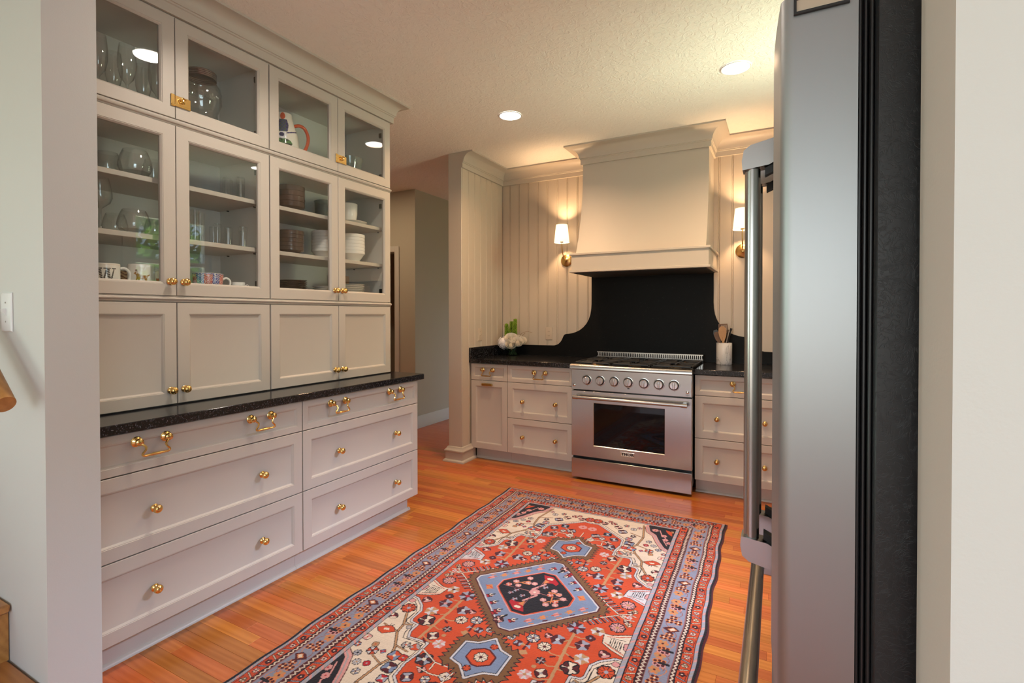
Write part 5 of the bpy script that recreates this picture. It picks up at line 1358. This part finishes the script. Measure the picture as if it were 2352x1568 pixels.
# ------------------------------------------------------------------ rug
#RUG#
def rug():
    HU, HV, CE = .7525, 1.23, .0025
    NU, NV = int(2*HU/CE), int(2*HV/CE)
    us = -HU+CE*(np.arange(NU+1)*(2*HU/CE/NU)); vs = -HV+CE*(np.arange(NV+1)*(2*HV/CE/NV))
    du, dv = us[1]-us[0], vs[1]-vs[0]
    U, V = np.meshgrid(us, vs)
    img = np.zeros(U.shape, np.int16)
    PAL = [(202, 74, 30), (84, 24, 24), (30, 23, 24), (226, 204, 176), (124, 136, 158), (166, 156, 150), (214, 148, 138), (122, 82, 46), (186, 138, 92), (178, 30, 36), (214, 128, 72), (158, 158, 166), (150, 92, 84), (205, 196, 190), (138, 138, 150)]
    RED, MAR, BLK, IVO, BLU, GRY, PNK, BRN, TAN, CRI, ORT, PBL, DPK, WHT, BBL = range(15)
    rnd = np.random.RandomState(4)
    def win(u0, u1, v0, v1):
        i0, i1 = max(0, int((u0+HU)/du)-1), min(NU+1, int((u1+HU)/du)+3)
        j0, j1 = max(0, int((v0+HV)/dv)-1), min(NV+1, int((v1+HV)/dv)+3)
        return (slice(j0, j1), slice(i0, i1)) if i1 > i0 and j1 > j0 else None
    def poly(pts, c):
        P = np.array(pts); w = win(P[:, 0].min(), P[:, 0].max(), P[:, 1].min(), P[:, 1].max())
        if w is None: return
        x, y = U[w], V[w]; m = np.zeros(x.shape, bool); n = len(P)
        for i in range(n):
            (x0, y0), (x1, y1) = P[i], P[(i+1) % n]
            if y0 == y1: continue
            cr = ((y0 > y) != (y1 > y)) & (x < (x1-x0)*(y-y0)/(y1-y0)+x0); m ^= cr
        img[w][m] = c
    def line(pts, wd, c, close=False):
        P = list(pts)+([pts[0]] if close else [])
        for (x0, y0), (x1, y1) in zip(P[:-1], P[1:]):
            w = win(min(x0, x1)-wd, max(x0, x1)+wd, min(y0, y1)-wd, max(y0, y1)+wd)
            if w is None: continue
            x, y = U[w]-x0, V[w]-y0; dx, dy = x1-x0, y1-y0; L = dx*dx+dy*dy+1e-12
            t = np.clip((x*dx+y*dy)/L, 0, 1); m = (x-t*dx)**2+(y-t*dy)**2 < (wd/2)**2
            img[w][m] = c
    def disc(u, v, r, c, ry=None):
        ry = ry or r; w = win(u-r, u+r, v-ry, v+ry)
        if w is None: return
        img[w][((U[w]-u)/r)**2+((V[w]-v)/ry)**2 < 1] = c
    def flower(u, v, r, n, ca, cb, cc, out=BLK, lobed=.16, ph=0.0, cr=.26):
        w = win(u-r*1.2, u+r*1.2, v-r*1.2, v+r*1.2)
        if w is None: return
        x, y = U[w]-u, V[w]-v; d = np.hypot(x, y)/r; a = np.arctan2(y, x)+ph
        edge = 1-lobed*(1-np.abs(np.cos(a*n/2)))
        sect = (np.floor(a/(2*PI)*n).astype(int)) % 2
        fr = (a/(2*PI)*n) % 1
        sub = img[w]
        if out is not None: sub[d < edge+.16] = out
        sub[(d < edge) & (sect == 0)] = ca; sub[(d < edge) & (sect == 1)] = cb
        if out is not None and n > 4: sub[(d < edge) & (d > cr) & ((fr < .11) | (fr > .89))] = out
        sub[d < cr] = cc; img[w] = sub
    S4 = [(1, 1), (-1, 1), (1, -1), (-1, -1)]
    def q(fn):
        for su, sv in S4: fn(lambda pts: [(su*a, sv*b) for a, b in pts], su, sv)
    # ---------- borders
    dU = HU-np.abs(U); dV = (HV-np.abs(V))*1.13+.012
    D = np.minimum(dU, dV); side = dU <= dV; S = np.where(side, V, U)
    def band(a, b, c): img[(D >= a) & (D < b)] = c
    band(0, .014, BLK); img[(D < .014) & (~side)] = GRY; img[(D < .005)] = MAR
    chk = (np.floor((S+D*.9)/.011) % 2 == 0)
    for a, b in ((.014, .031), (.248, .268)):
        m = (D >= a) & (D < b); img[m & chk] = GRY; img[m & ~chk] = PBL
        img[m & ((np.floor((S+D*.9)/.011) % 5) == 2)] = PNK
    band(.031, .074, RED); band(.091, .180, BBL); band(.204, .246, RED)
    for a, b in ((.074, .091), (.182, .203)):
        m = (D >= a) & (D < b) & side; img[m] = MAR
        z = np.abs(((S/.020) % 1)-.5)*2; c0 = (a+b)/2
        img[m & (np.abs(D-(c0+(z-.5)*(b-a)*.62)) < .0036)] = IVO
        m = (D >= a) & (D < b) & ~side; img[m] = np.where(np.floor(S[m]/.012) % 2 == 0, MAR, GRY)
    for a in (.0135, .0305, .0735, .0905, .1805, .2035, .2465, .2675): img[np.abs(D-a) < .0017] = BLK
    for a in (.0935, .1775): img[np.abs(D-a) < .0016] = DPK
    # stripe and main-border ornaments, placed with (side, distance, along)
    def place(sd, d, s):
        if sd == 0: return (HU-d, s)
        if sd == 1: return (-HU+d, s)
        dd = (d-.012)/1.13
        return (s, HV-dd) if sd == 2 else (s, -HV+dd)
    for sd in range(4):
        ln = (HV if sd < 2 else HU)
        for (a, b) in ((.034, .071), (.207, .243)):
            n = int((ln-a)/.052); k0 = 0
            for k in range(-n, n+1):
                s = k*.052
                if abs(s) > ln-a-.02: continue
                c = (a+b)/2
                o = .010 if k % 2 else -.010
                line([place(sd, c-o*1.5, s-.026), place(sd, c+o*1.5, s-.014)], .0075, BLK); line([place(sd, c-o*1.5, s-.026), place(sd, c+o*1.5, s-.014)], .0036, (IVO, PBL)[k % 2])
                p = place(sd, c, s+.006)
                if k % 3 == 1: flower(p[0], p[1], .0120, 5, MAR, MAR, IVO, BLK, .3)
                else: flower(p[0], p[1], .0120, 6, (IVO, PBL, TAN)[k % 3], (PNK, IVO, IVO)[k % 3], MAR, BLK, .3)
                line([place(sd, c-o*1.5, s-.026), place(sd, c-o*1.7, s+.02)], .0026, MAR)
        n = int(ln/.24)+1
        def cross(s, d, r=.0165):
            u, v = place(sd, d, s)
            if abs(s) > ln-.09: return
            disc(u, v, r, ORT)
            for i in range(4): disc(u+r*.66*math.cos(PI/4+i*PI/2), v+r*.66*math.sin(PI/4+i*PI/2), r*.36, MAR)
            disc(u, v, r*.26, IVO)
        def rose_(s, d):
            if abs(s) > ln-.09: return
            u, v = place(sd, d, s); flower(u, v, .023, 6, ORT, TAN, MAR, None, .25, cr=.22)
            for i in range(3):
                p0 = place(sd, d-.02-.006*i, s+.018); p1 = place(sd, d-.030, s+.030-.012*i); line([p0, p1], .004, ORT if i % 2 else DPK)
        def tulip(s, d0=.135, f=1):
            if abs(s) > ln-.11: return
            pts = [(d0+.034, s-.006*f), (d0+.010, s-.020*f), (d0-.006, s-.034*f), (d0-.010, s-.020*f), (d0-.034, s), (d0-.012, s+.018*f), (d0+.008, s+.016*f), (d0+.022, s+.006*f)]
            poly([place(sd, *p) for p in pts], MAR)
            pts = [(d0+.012, s-.004*f), (d0-.002, s-.014*f), (d0-.020, s), (d0-.006, s+.011*f)]
            poly([place(sd, *p) for p in pts], IVO); line([place(sd, *p) for p in pts], .004, ORT, True)
        def beetle(s):
            if abs(s) > ln-.11: return
            for i, (dd, ss) in enumerate(((.016, -.010), (.020, .008), (.004, -.016), (.004, .014), (-.012, -.012), (-.010, .012))):
                u, v = place(sd, .136+dd, s+ss); disc(u, v, .011, (PNK, ORT)[i % 2]); disc(u, v, .0065, MAR)
            line([place(sd, .140, s), place(sd, .106, s)], .012, BLK)
        per = .40
        for k in range(-4, 5):
            c = k*per
            tulip(c+.0); cross(c+.055, .118); cross(c+.055, .152); cross(c+.085, .140)
            rose_(c+.128, .148); beetle(c+.172); rose_(c+.216, .146); beetle(c+.252) if k % 2 else cross(c+.252, .120)
            rose_(c+.292, .148); cross(c+.330, .120); cross(c+.335, .152); cross(c+.362, .134)
        m = (D > .094) & (D < .177) & (side if sd < 2 else ~side)
    # thin red tendrils through the main border
    tn = (D > .095) & (D < .177) & (img == BBL)
    img[tn & (np.abs(np.sin(S*38)*.028+.136-D) < .0018)] = DPK
    img[tn & (np.abs(np.sin(S*38+2.2)*.030+.136-D) < .0016)] = ORT
    # ---------- field
    FU, FV = HU-.268, HV-(.268-.012)/1.13
    fld = (np.abs(U) < FU) & (np.abs(V) < FV)
    img[fld] = RED
    saved = img.copy()
    IV = [(.0, .868), (.044, .875), (.121, .814), (.23, .726), (.238, .653), (.226, .590), (.228, .524), (.25, .522), (.323, .526), (.338, .494), (.339, .444), (.377, .438), (.385, .42), (.386, .357), (.41, .321), (.46, .282), (.50, .276)]
    def ivory(f, su, sv):
        poly(f(IV+[(.52, 1.05), (0, 1.05)]), IVO)
        line(f(IV), .014, BLK); line(f(IV), .0085, WHT)
        off = [(a+.016, b+.014) for a, b in IV[1:]]; line(f(off), .0035, BLK)
        # stem
        st = [(.30, .98), (.331, .81), (.318, .70), (.304, .668), (.330, .600), (.385, .52), (.392, .47), (.43, .40)]
        line(f(st), .013, BLK); line(f(st), .0075, TAN)
        for a, b in (((.318, .70), (.40, .665)), ((.331, .81), (.25, .84)), ((.335, .59), (.27, .60)), ((.385, .52), (.47, .50)), ((.392, .47), (.36, .455))):
            line(f([a, b]), .009, BLK); line(f([a, b]), .005, TAN)
    q(ivory)
    BC = [(.33, .985), (.35, .919), (.392, .88), (.425, .801), (.463, .73), (.506, .70), (.52, .70), (.52, 1.02), (.33, 1.02)]
    def corner(f, su, sv):
        poly(f([(a-.018, b-.018) for a, b in BC[:6]]+BC[6:8]+[(.31, 1.02)]), PNK); line(f([(a-.020, b-.020) for a, b in BC[:6]]), .004, MAR)
        line(f([(a-.008, b-.008) for a, b in BC[:6]]), .006, GRY)
        poly(f(BC), BLK)
        for u, v, r in ((.375, .945, .021), (.437, .885, .018), (.452, .835, .017), (.478, .80, .017)):
            (a, b), = f([(u, v)]); flower(a, b, r, 6, PNK, PNK, CRI, None, .2)
        line(f([(.40, .955), (.42, .90), (.45, .86), (.445, .82), (.47, .765)]), .006, PNK)
        poly(f([(.43, .975), (.47, .96), (.48, .90), (.455, .925), (.44, .95)]), RED); poly(f([(.462, .972), (.478, .972), (.478, .94)]), TAN)
    q(corner)
    # ivory-ground blossoms
    FL = [(.025, .918, .030, 8, RED, RED, BLU), (.075, .905, .020, 5, PNK, MAR, IVO), (.128, .925, .018, 6, CRI, IVO, MAR), (.165, .885, .022, 4, MAR, IVO, PNK), (.204, .835, .026, 4, MAR, PBL, IVO), (.10, .945, .014, 6, CRI, PNK, IVO), (.205, .93, .016, 5, CRI, GRY, IVO), (.255, .90, .018, 4, GRY, WHT, MAR), (.285, .93, .014, 6, PNK, WHT, CRI),
          (.260, .755, .020, 4, CRI, PBL, IVO), (.275, .800, .016, 5, MAR, GRY, IVO), (.275, .700, .028, 4, MAR, BLU, IVO), (.300, .640, .026, 4, RED, BLU, IVO), (.262, .635, .018, 4, CRI, RED, GRY), (.258, .565, .020, 3, RED, GRY, RED), (.300, .570, .018, 5, GRY, IVO, RED),
          (.372, .770, .016, 6, PBL, IVO, MAR), (.405, .730, .016, 8, WHT, WHT, TAN), (.438, .690, .016, 8, WHT, PBL, BLK), (.475, .650, .014, 6, BLU, RED, IVO), (.395, .655, .022, 6, RED, WHT, MAR), (.41, .62, .014, 4, TAN, TAN, RED), (.470, .600, .018, 4, IVO, PNK, RED), (.365, .72, .015, 4, CRI, CRI, GRY), (.355, .64, .012, 4, CRI, BLU, CRI),
          (.448, .365, .032, 8, RED, RED, PBL), (.470, .440, .020, 3, MAR, IVO, CRI), (.36, .475, .012, 4, GRY, GRY, IVO), (.470, .31, .014, 4, PNK, PNK, PNK)]
    def bloss(f, su, sv):
        for u, v, r, n, a, b, c in FL:
            (x, y), = f([(u, v)]); flower(x, y, r, n, a, b, c, BLK, .2, ph=u*9)
        # bird
        bd = [(.395, .525), (.415, .540), (.435, .555), (.462, .548), (.478, .530), (.468, .525), (.455, .512), (.432, .500), (.412, .506)]
        line(f(bd), .006, BLK, True); poly(f(bd), RED); poly(f([(.422, .528), (.445, .534), (.450, .522), (.430, .516)]), IVO)
        line(f([(.43, .50), (.425, .488)]), .004, BLK); line(f([(.44, .50), (.44, .488)]), .004, BLK)
    q(bloss)
    # white pavilion shapes at the field edges
    def pav(f, su, sv):
        P = [(.381, .152), (.390, .212), (.430, .238), (.49, .262), (.49, .112), (.453, .131), (.413, .151)]
        line(f(P), .007, BLK, True); poly(f(P), WHT if sv > 0 else IVO); line(f([(.395, .205), (.43, .226), (.482, .248)]), .004, RED)
        line(f([(.395, .165), (.44, .150), (.485, .125)]), .004, RED)
        for k in range(6): u = .415+k*.009; line(f([(u, .172+k*.001), (u+.002, .208+k*.004)]), .0032, BLK)
        line(f([(.408, .168), (.47, .162)]), .0032, BLK); line(f([(.410, .210), (.470, .238)]), .0032, BLK)
        poly(f([(.470, .18), (.490, .17), (.490, .225), (.472, .215)]), PNK); line(f([(.470, .18), (.490, .17), (.490, .225), (.472, .215)]), .003, BLK, True)
    q(pav)
    # branches and field flowers
    def field(f, su, sv):
        line(f([(.268, .15), (.271, .32), (.281, .51)]), .013, TAN)
        for a, b in (((.269, .22), (.345, .200)), ((.270, .25), (.222, .274)), ((.271, .29), (.323, .263)), ((.272, .33), (.345, .340)), ((.273, .36), (.186, .335)), ((.276, .42), (.210, .415)), ((.277, .43), (.323, .403)), ((.280, .49), (.187, .507))):
            mid = ((a[0]+b[0])/2, (a[1]+b[1])/2+.014); line(f([a, mid, b]), .006, TAN)
        G = [(.064, .648, .022, 4, IVO, WHT, MAR, BLK), (.075, .710, .026, 4, MAR, PBL, IVO, BLK), (.133, .760, .024, 4, BLU, BLK, IVO, BLK), (.185, .709, .024, 4, PBL, MAR, IVO, BLK), (.120, .690, .018, 6, PBL, IVO, MAR, BLK), (.186, .605, .032, 6, MAR, PBL, IVO, BLK), (.160, .655, .016, 4, BLK, PNK, IVO, BLK), (.030, .790, .028, 8, PNK, PNK, RED, None), (.187, .507, .027, 7, WHT, PNK, TAN, None), (.132, .308, .026, 8, PBL, IVO, MAR, BLK), (.192, .335, .026, 8, IVO, IVO, MAR, BLK), (.238, .476, .024, 4, MAR, IVO, GRY, BLK), (.210, .415, .018, 8, MAR, GRY, PNK, BLK),
             (.323, .403, .034, 5, MAR, IVO, IVO, BLK), (.345, .338, .031, 6, WHT, TAN, GRY, None), (.222, .272, .032, 5, PBL, MAR, WHT, None), (.323, .262, .032, 5, PBL, MAR, PNK, None), (.264, .168, .040, 8, PBL, MAR, CRI, None), (.352, .150, .030, 6, WHT, TAN, MAR, None), (.338, .206, .018, 4, MAR, MAR, PBL, BLK), (.417, .090, .031, 8, PNK, PNK, TAN, BLK), (.415, .275, .022, 3, PNK, MAR, IVO, BLK), (.455, .052, .014, 5, TAN, IVO, MAR, BLK), (.440, .035, .013, 4, MAR, IVO, MAR, BLK), (.180, .265, .016, 3, PNK, MAR, IVO, BLK), (.050, .340, .017, 8, PBL, IVO, MAR, BLK), (.090, .362, .018, 4, MAR, PBL, MAR, BLK), (.200, .455, .010, 3, TAN, TAN, TAN, None)]
        for u, v, r, n, a, b, c, o in G:
            (x, y), = f([(u, v)]); flower(x, y, r, n, a, b, c, o, .2, ph=v*7)
        line(f([(.127, .335), (.124, .385)]), .010, MAR); poly(f([(.112, .40), (.128, .42), (.152, .405), (.136, .385)]), TAN)
        poly(f([(.124, .362), (.146, .375), (.140, .352)]), PBL); poly(f([(.124, .362), (.102, .372), (.108, .350)]), TAN)
        for a, b in (((.235, .38), (.25, .37)), ((.243, .525), (.262, .508)), ((.300, .345), (.318, .352))): line(f([a, b]), .009, MAR)
        # white lattice above the small medallion
        for L in ([(.045, .600), (.060, .690), (.120, .735)], [(.045, .600), (.14, .60), (.226, .56)], [(.135, .640), (.14, .60)], [(.0, .62), (.0, .72)], [(.060, .650), (.12, .660), (.185, .65)]):
            line(f(L), .0085, BLK); line(f(L), .005, IVO)
        # feathered cream antlers at the side points of the medallion
        AN = [(.275, .112), (.335, .052), (.395, .006), (.43, .002)]
        for k in range(9):
            t = k/8; p = (.285+.10*t, .100-.085*t)
            line(f([p, (p[0]+.026, p[1]+.020)]), .0085, BLK); line(f([p, (p[0]+.025, p[1]+.019)]), .0048, (MAR, PBL)[k % 2])
        line(f(AN), .009, BLK); line(f(AN), .0055, IVO); line(f([(.405, .004), (.435, .022), (.468, .016)]), .008, BLK); line(f([(.405, .004), (.435, .022), (.468, .016)]), .0048, IVO)
    q(field)
    for s in (-1, 1): flower(s*.445, 0, .013, 6, PNK, WHT, MAR, None, .2)
    # toothed brown bands and medallions
    def toothed(P, cen, wd, n):
        P = [(a+cen[0], b+cen[1]) for a, b in P]
        for (x0, y0), (x1, y1) in zip(P, P[1:]+P[:1]):
            L = math.hypot(x1-x0, y1-y0); k = max(2, int(L/.024)); nx, ny = (y1-y0)/L, -(x1-x0)/L
            if nx*((x0+x1)/2-cen[0])+ny*((y0+y1)/2-cen[1]) < 0: nx, ny = -nx, -ny
            for i in range(k):
                for c, e in ((BLK, .0045), (BRN, 0)):
                    a0, a1, am = (i-.05)/k, (i+.95)/k, (i+.30)/k
                    g = lambda t, h: (x0+(x1-x0)*t+nx*h, y0+(y1-y0)*t+ny*h)
                    poly([g(a0-e/L, -.002), g(am, wd+e*1.6), g(a1+e/L, -.002)], c)
        poly(P, BRN)
    OUT = [(-.338, .012), (-.30, .062), (.0-.03, .338), (.03, .338), (.30, .062), (.338, .012), (.338, -.012), (.30, -.062), (.03, -.338), (-.03, -.338), (-.30, -.062), (-.338, -.012)]
    toothed(OUT, (0, 0), .020, 0)
    BD = [(-.303, .016), (-.022, .306), (.022, .306), (.303, .016), (.303, -.016), (.022, -.306), (-.022, -.306), (-.303, -.016)]
    line(BD, .020, MAR, True); poly(BD, BLU); line(BD, .007, WHT, True)
    BO = [(-.176, .030), (-.150, .060), (-.030, .182), (.030, .182), (.155, .058), (.180, .030), (.180, -.030), (.155, -.058), (.030, -.182), (-.030, -.182), (-.150, -.060), (-.176, -.030)]
    line(BO, .020, PNK, True); line(BO, .011, RED, True); poly(BO, BLK)
    # inside the black octagon
    for s in (1, -1):
        P = [(s*.0+a*s, b*s) for a, b in ((-.02, .165), (.03, .165), (.075, .118), (.070, .095), (.045, .108), (.02, .100), (-.005, .135))]
        poly(P, CRI); disc(s*.022, s*.140, .016, IVO, .010); poly([(s*.0, s*.125), (s*.03, s*.115), (s*.01, s*.085)], ORT)
        line([(s*-.02, s*.02), (s*.02, s*.085)], .011, PNK)
        line([(0, 0), (s*.16, s*.004)], .004, DPK); line([(0, 0), (s*.004, s*.115)], .004, DPK)
        for u, v in ((.070, .040), (.115, .050), (.145, .012), (.105, .005)): pass
    flower(0, 0, .027, 7, PNK, PNK, IVO, None, .2)
    for s in (1, -1):
        for (u, v) in ((-.095, .020), (-.060, .060), (-.120, .050), (-.070, .105), (-.030, .068), (-.140, .010), (.075, .010), (.110, .030), (.140, .005), (.080, .050), (.115, -.030), (.060, -.040), (.085, -.070), (.125, -.055)):
            if s > 0: flower(u, v, .0155, 6, PNK, RED if (u*100) % 2 > 1 else PNK, IVO, None, .22)
    for L in ([(-.12, .03), (-.06, .08)], [(-.09, .05), (-.05, .05)], [(.07, -.06), (.13, -.005)], [(.09, .0), (.10, -.05)], [(.06, .03), (.12, .03)]): line(L, .006, ORT)
    for (u, v) in ((-.10, -.05), (-.06, -.09), (-.085, -.02), (.03, .06), (-.04, -.05)): flower(u, v, .014, 5, PBL, MAR, PNK, None, .2)
    # blue ground blossoms: maroon tulips on two opposite corners, tan leaves on the others
    for s in (1, -1):
        for t in (-.30, -.12, .12, .30, .52, .72):
            # along the top-right edge for one, bottom-left for the other
            if t < .15: u, v = s*(.02+.0-t*.22), s*(.245-abs(t)*.10)
            else: u, v = s*(.02+.21*t), s*(.262-.215*t)
            flower(u+s*.006, v+s*.010, .017, 4, CRI, MAR, MAR, None, .35); disc(u, v, .0095, IVO); line([(u-s*.012, v-s*.012), (u, v)], .006, BLK); disc(u, v, .004, BLK)
        flower(s*.052, s*.262, .022, 5, MAR, PNK, IVO, BLK, .2); line([(s*.035, s*.215), (s*.05, s*.25)], .010, BLK)
        for k in range(5):
            u, v = s*(.245-.045*k), s*(-.030-.045*k)
            poly([(u, v-.018), (u+.016, v), (u, v+.020), (u-.014, v)], ORT if k % 2 else PNK); line([(u-.014, v-.014), (u+.018, v+.016)], .0045, TAN if k % 2 else RED)
            u2, v2 = u+s*.012, v-s*.022; line([(u2, v2), (u2+.014, v2+.012)], .007, MAR if k % 2 else ORT)
        poly([(s*.19, s*.058), (s*.215, s*.075), (s*.235, s*.045), (s*.21, s*.028)], ORT); line([(s*.19, s*.058), (s*.215, s*.045), (s*.235, s*.045)], .005, RED)
    # small star medallions
    ST_ = [(-.122, .055), (-.060, .070), (0, .122), (.060, .070), (.122, .055), (.122, -.055), (.060, -.070), (0, -.122), (-.060, -.070), (-.122, -.055)]
    BR = [(-.148, .082), (-.070, .095), (0, .155), (.070, .095), (.148, .082), (.148, -.082), (.070, -.095), (0, -.155), (-.070, -.095), (-.148, -.082)]
    for s in (1, -1):
        c = (0, s*.500)
        toothed([(a*.84, b*.94) for a, b in BR], c, .020, 0)
        P = [(a*.82, b+c[1]) for a, b in ST_]
        line(P, .013, BLK, True); poly(P, BLU); line(P, .0085, WHT, True); line([(c[0]+(a-c[0])*.93, c[1]+(b-c[1])*.93) for a, b in P], .003, BLK, True)
        Q = [(-.050, .020), (-.012, .046), (.012, .046), (.050, .020), (.050, -.020), (.012, -.046), (-.012, -.046), (-.050, -.020)]
        Q = [(a, b+c[1]) for a, b in Q]; line(Q, .014, MAR, True); poly(Q, RED)
        flower(c[0], c[1], .026, 8, IVO, IVO, MAR, BLK, .15)
        for t in (1, -1): flower(c[0]+t*.018, c[1]+t*.074, .016, 5, RED, RED, RED, BLK, .25)
    keep = fld; out = np.where(keep, img, saved); img = out
    # ---------- colours, pile and mesh
    lin = np.array([srgb(*p)[:3] for p in PAL]); col = lin[img]
    ab = 1+.10*np.sin(V*9+np.sin(V*23))*.5+.04*rnd.randn(*U.shape)
    ab = ab*(1+.05*np.repeat(rnd.randn(U.shape[0], 1), U.shape[1], 1)*.6)
    col = np.clip(col*ab[..., None]*.74, 0, 1)
    wob = .0035*np.sin(V*11+1)+.003*np.sin(V*27)
    k = .021; cx, cy = -1.003, 2.12
    Uw = U+wob*(np.abs(U)/HU)**4*np.sign(U); Vw = V+.003*np.sin(U*13)*(np.abs(V)/HV)**4
    n_ = math.hypot(1, k)
    X = cx+(Uw*1-Vw*k)/n_; Y = cy+(Uw*k+Vw)/n_
    eu = np.minimum(HU-np.abs(U), HV-np.abs(V))
    Z = .0085-.004*np.clip(1-eu/.006, 0, 1)**2+.0003*rnd.randn(*U.shape)
    nr, nc = U.shape
    top = np.stack([X, Y, Z], -1).reshape(-1, 3)
    idx = np.arange(nr*nc).reshape(nr, nc)
    quads = np.stack([idx[:-1, :-1], idx[:-1, 1:], idx[1:, 1:], idx[1:, :-1]], -1).reshape(-1, 4)
    loop = np.concatenate([idx[0, :], idx[1:, -1], idx[-1, -2::-1], idx[-2:0:-1, 0]])
    bot = top[loop].copy(); bot[:, 2] = .0004
    bi = nr*nc+np.arange(len(loop)); nx = np.roll(np.arange(len(loop)), -1)
    sk = np.stack([loop, bi, bi[nx], loop[nx]], -1)
    verts = np.concatenate([top, bot]); faces = np.concatenate([quads, sk])
    verts -= np.array([cx, cy, 0])
    me = bpy.data.meshes.new('oriental_rug')
    me.vertices.add(len(verts)); me.vertices.foreach_set('co', verts.astype(np.float32).ravel())
    me.loops.add(len(faces)*4); me.loops.foreach_set('vertex_index', faces.astype(np.int32).ravel())
    me.polygons.add(len(faces)); me.polygons.foreach_set('loop_start', (np.arange(len(faces))*4).astype(np.int32))
    me.update(calc_edges=True); me.validate()
    at = me.color_attributes.new('print', 'FLOAT_COLOR', 'POINT')
    c4 = np.ones((len(verts), 4), np.float32); c4[:nr*nc, :3] = col.reshape(-1, 3); c4[nr*nc:, :3] = lin[MAR]
    at.data.foreach_set('color', c4.ravel())
    me.materials.append(M['rug'])
    me.polygons.foreach_set('use_smooth', [True]*len(me.polygons))
    o = link('oriental_rug', me, None, (cx, cy, 0))
    tag(o, 'red and blue patterned oriental rug with a central diamond medallion on the oak floor', 'rug')
rug()
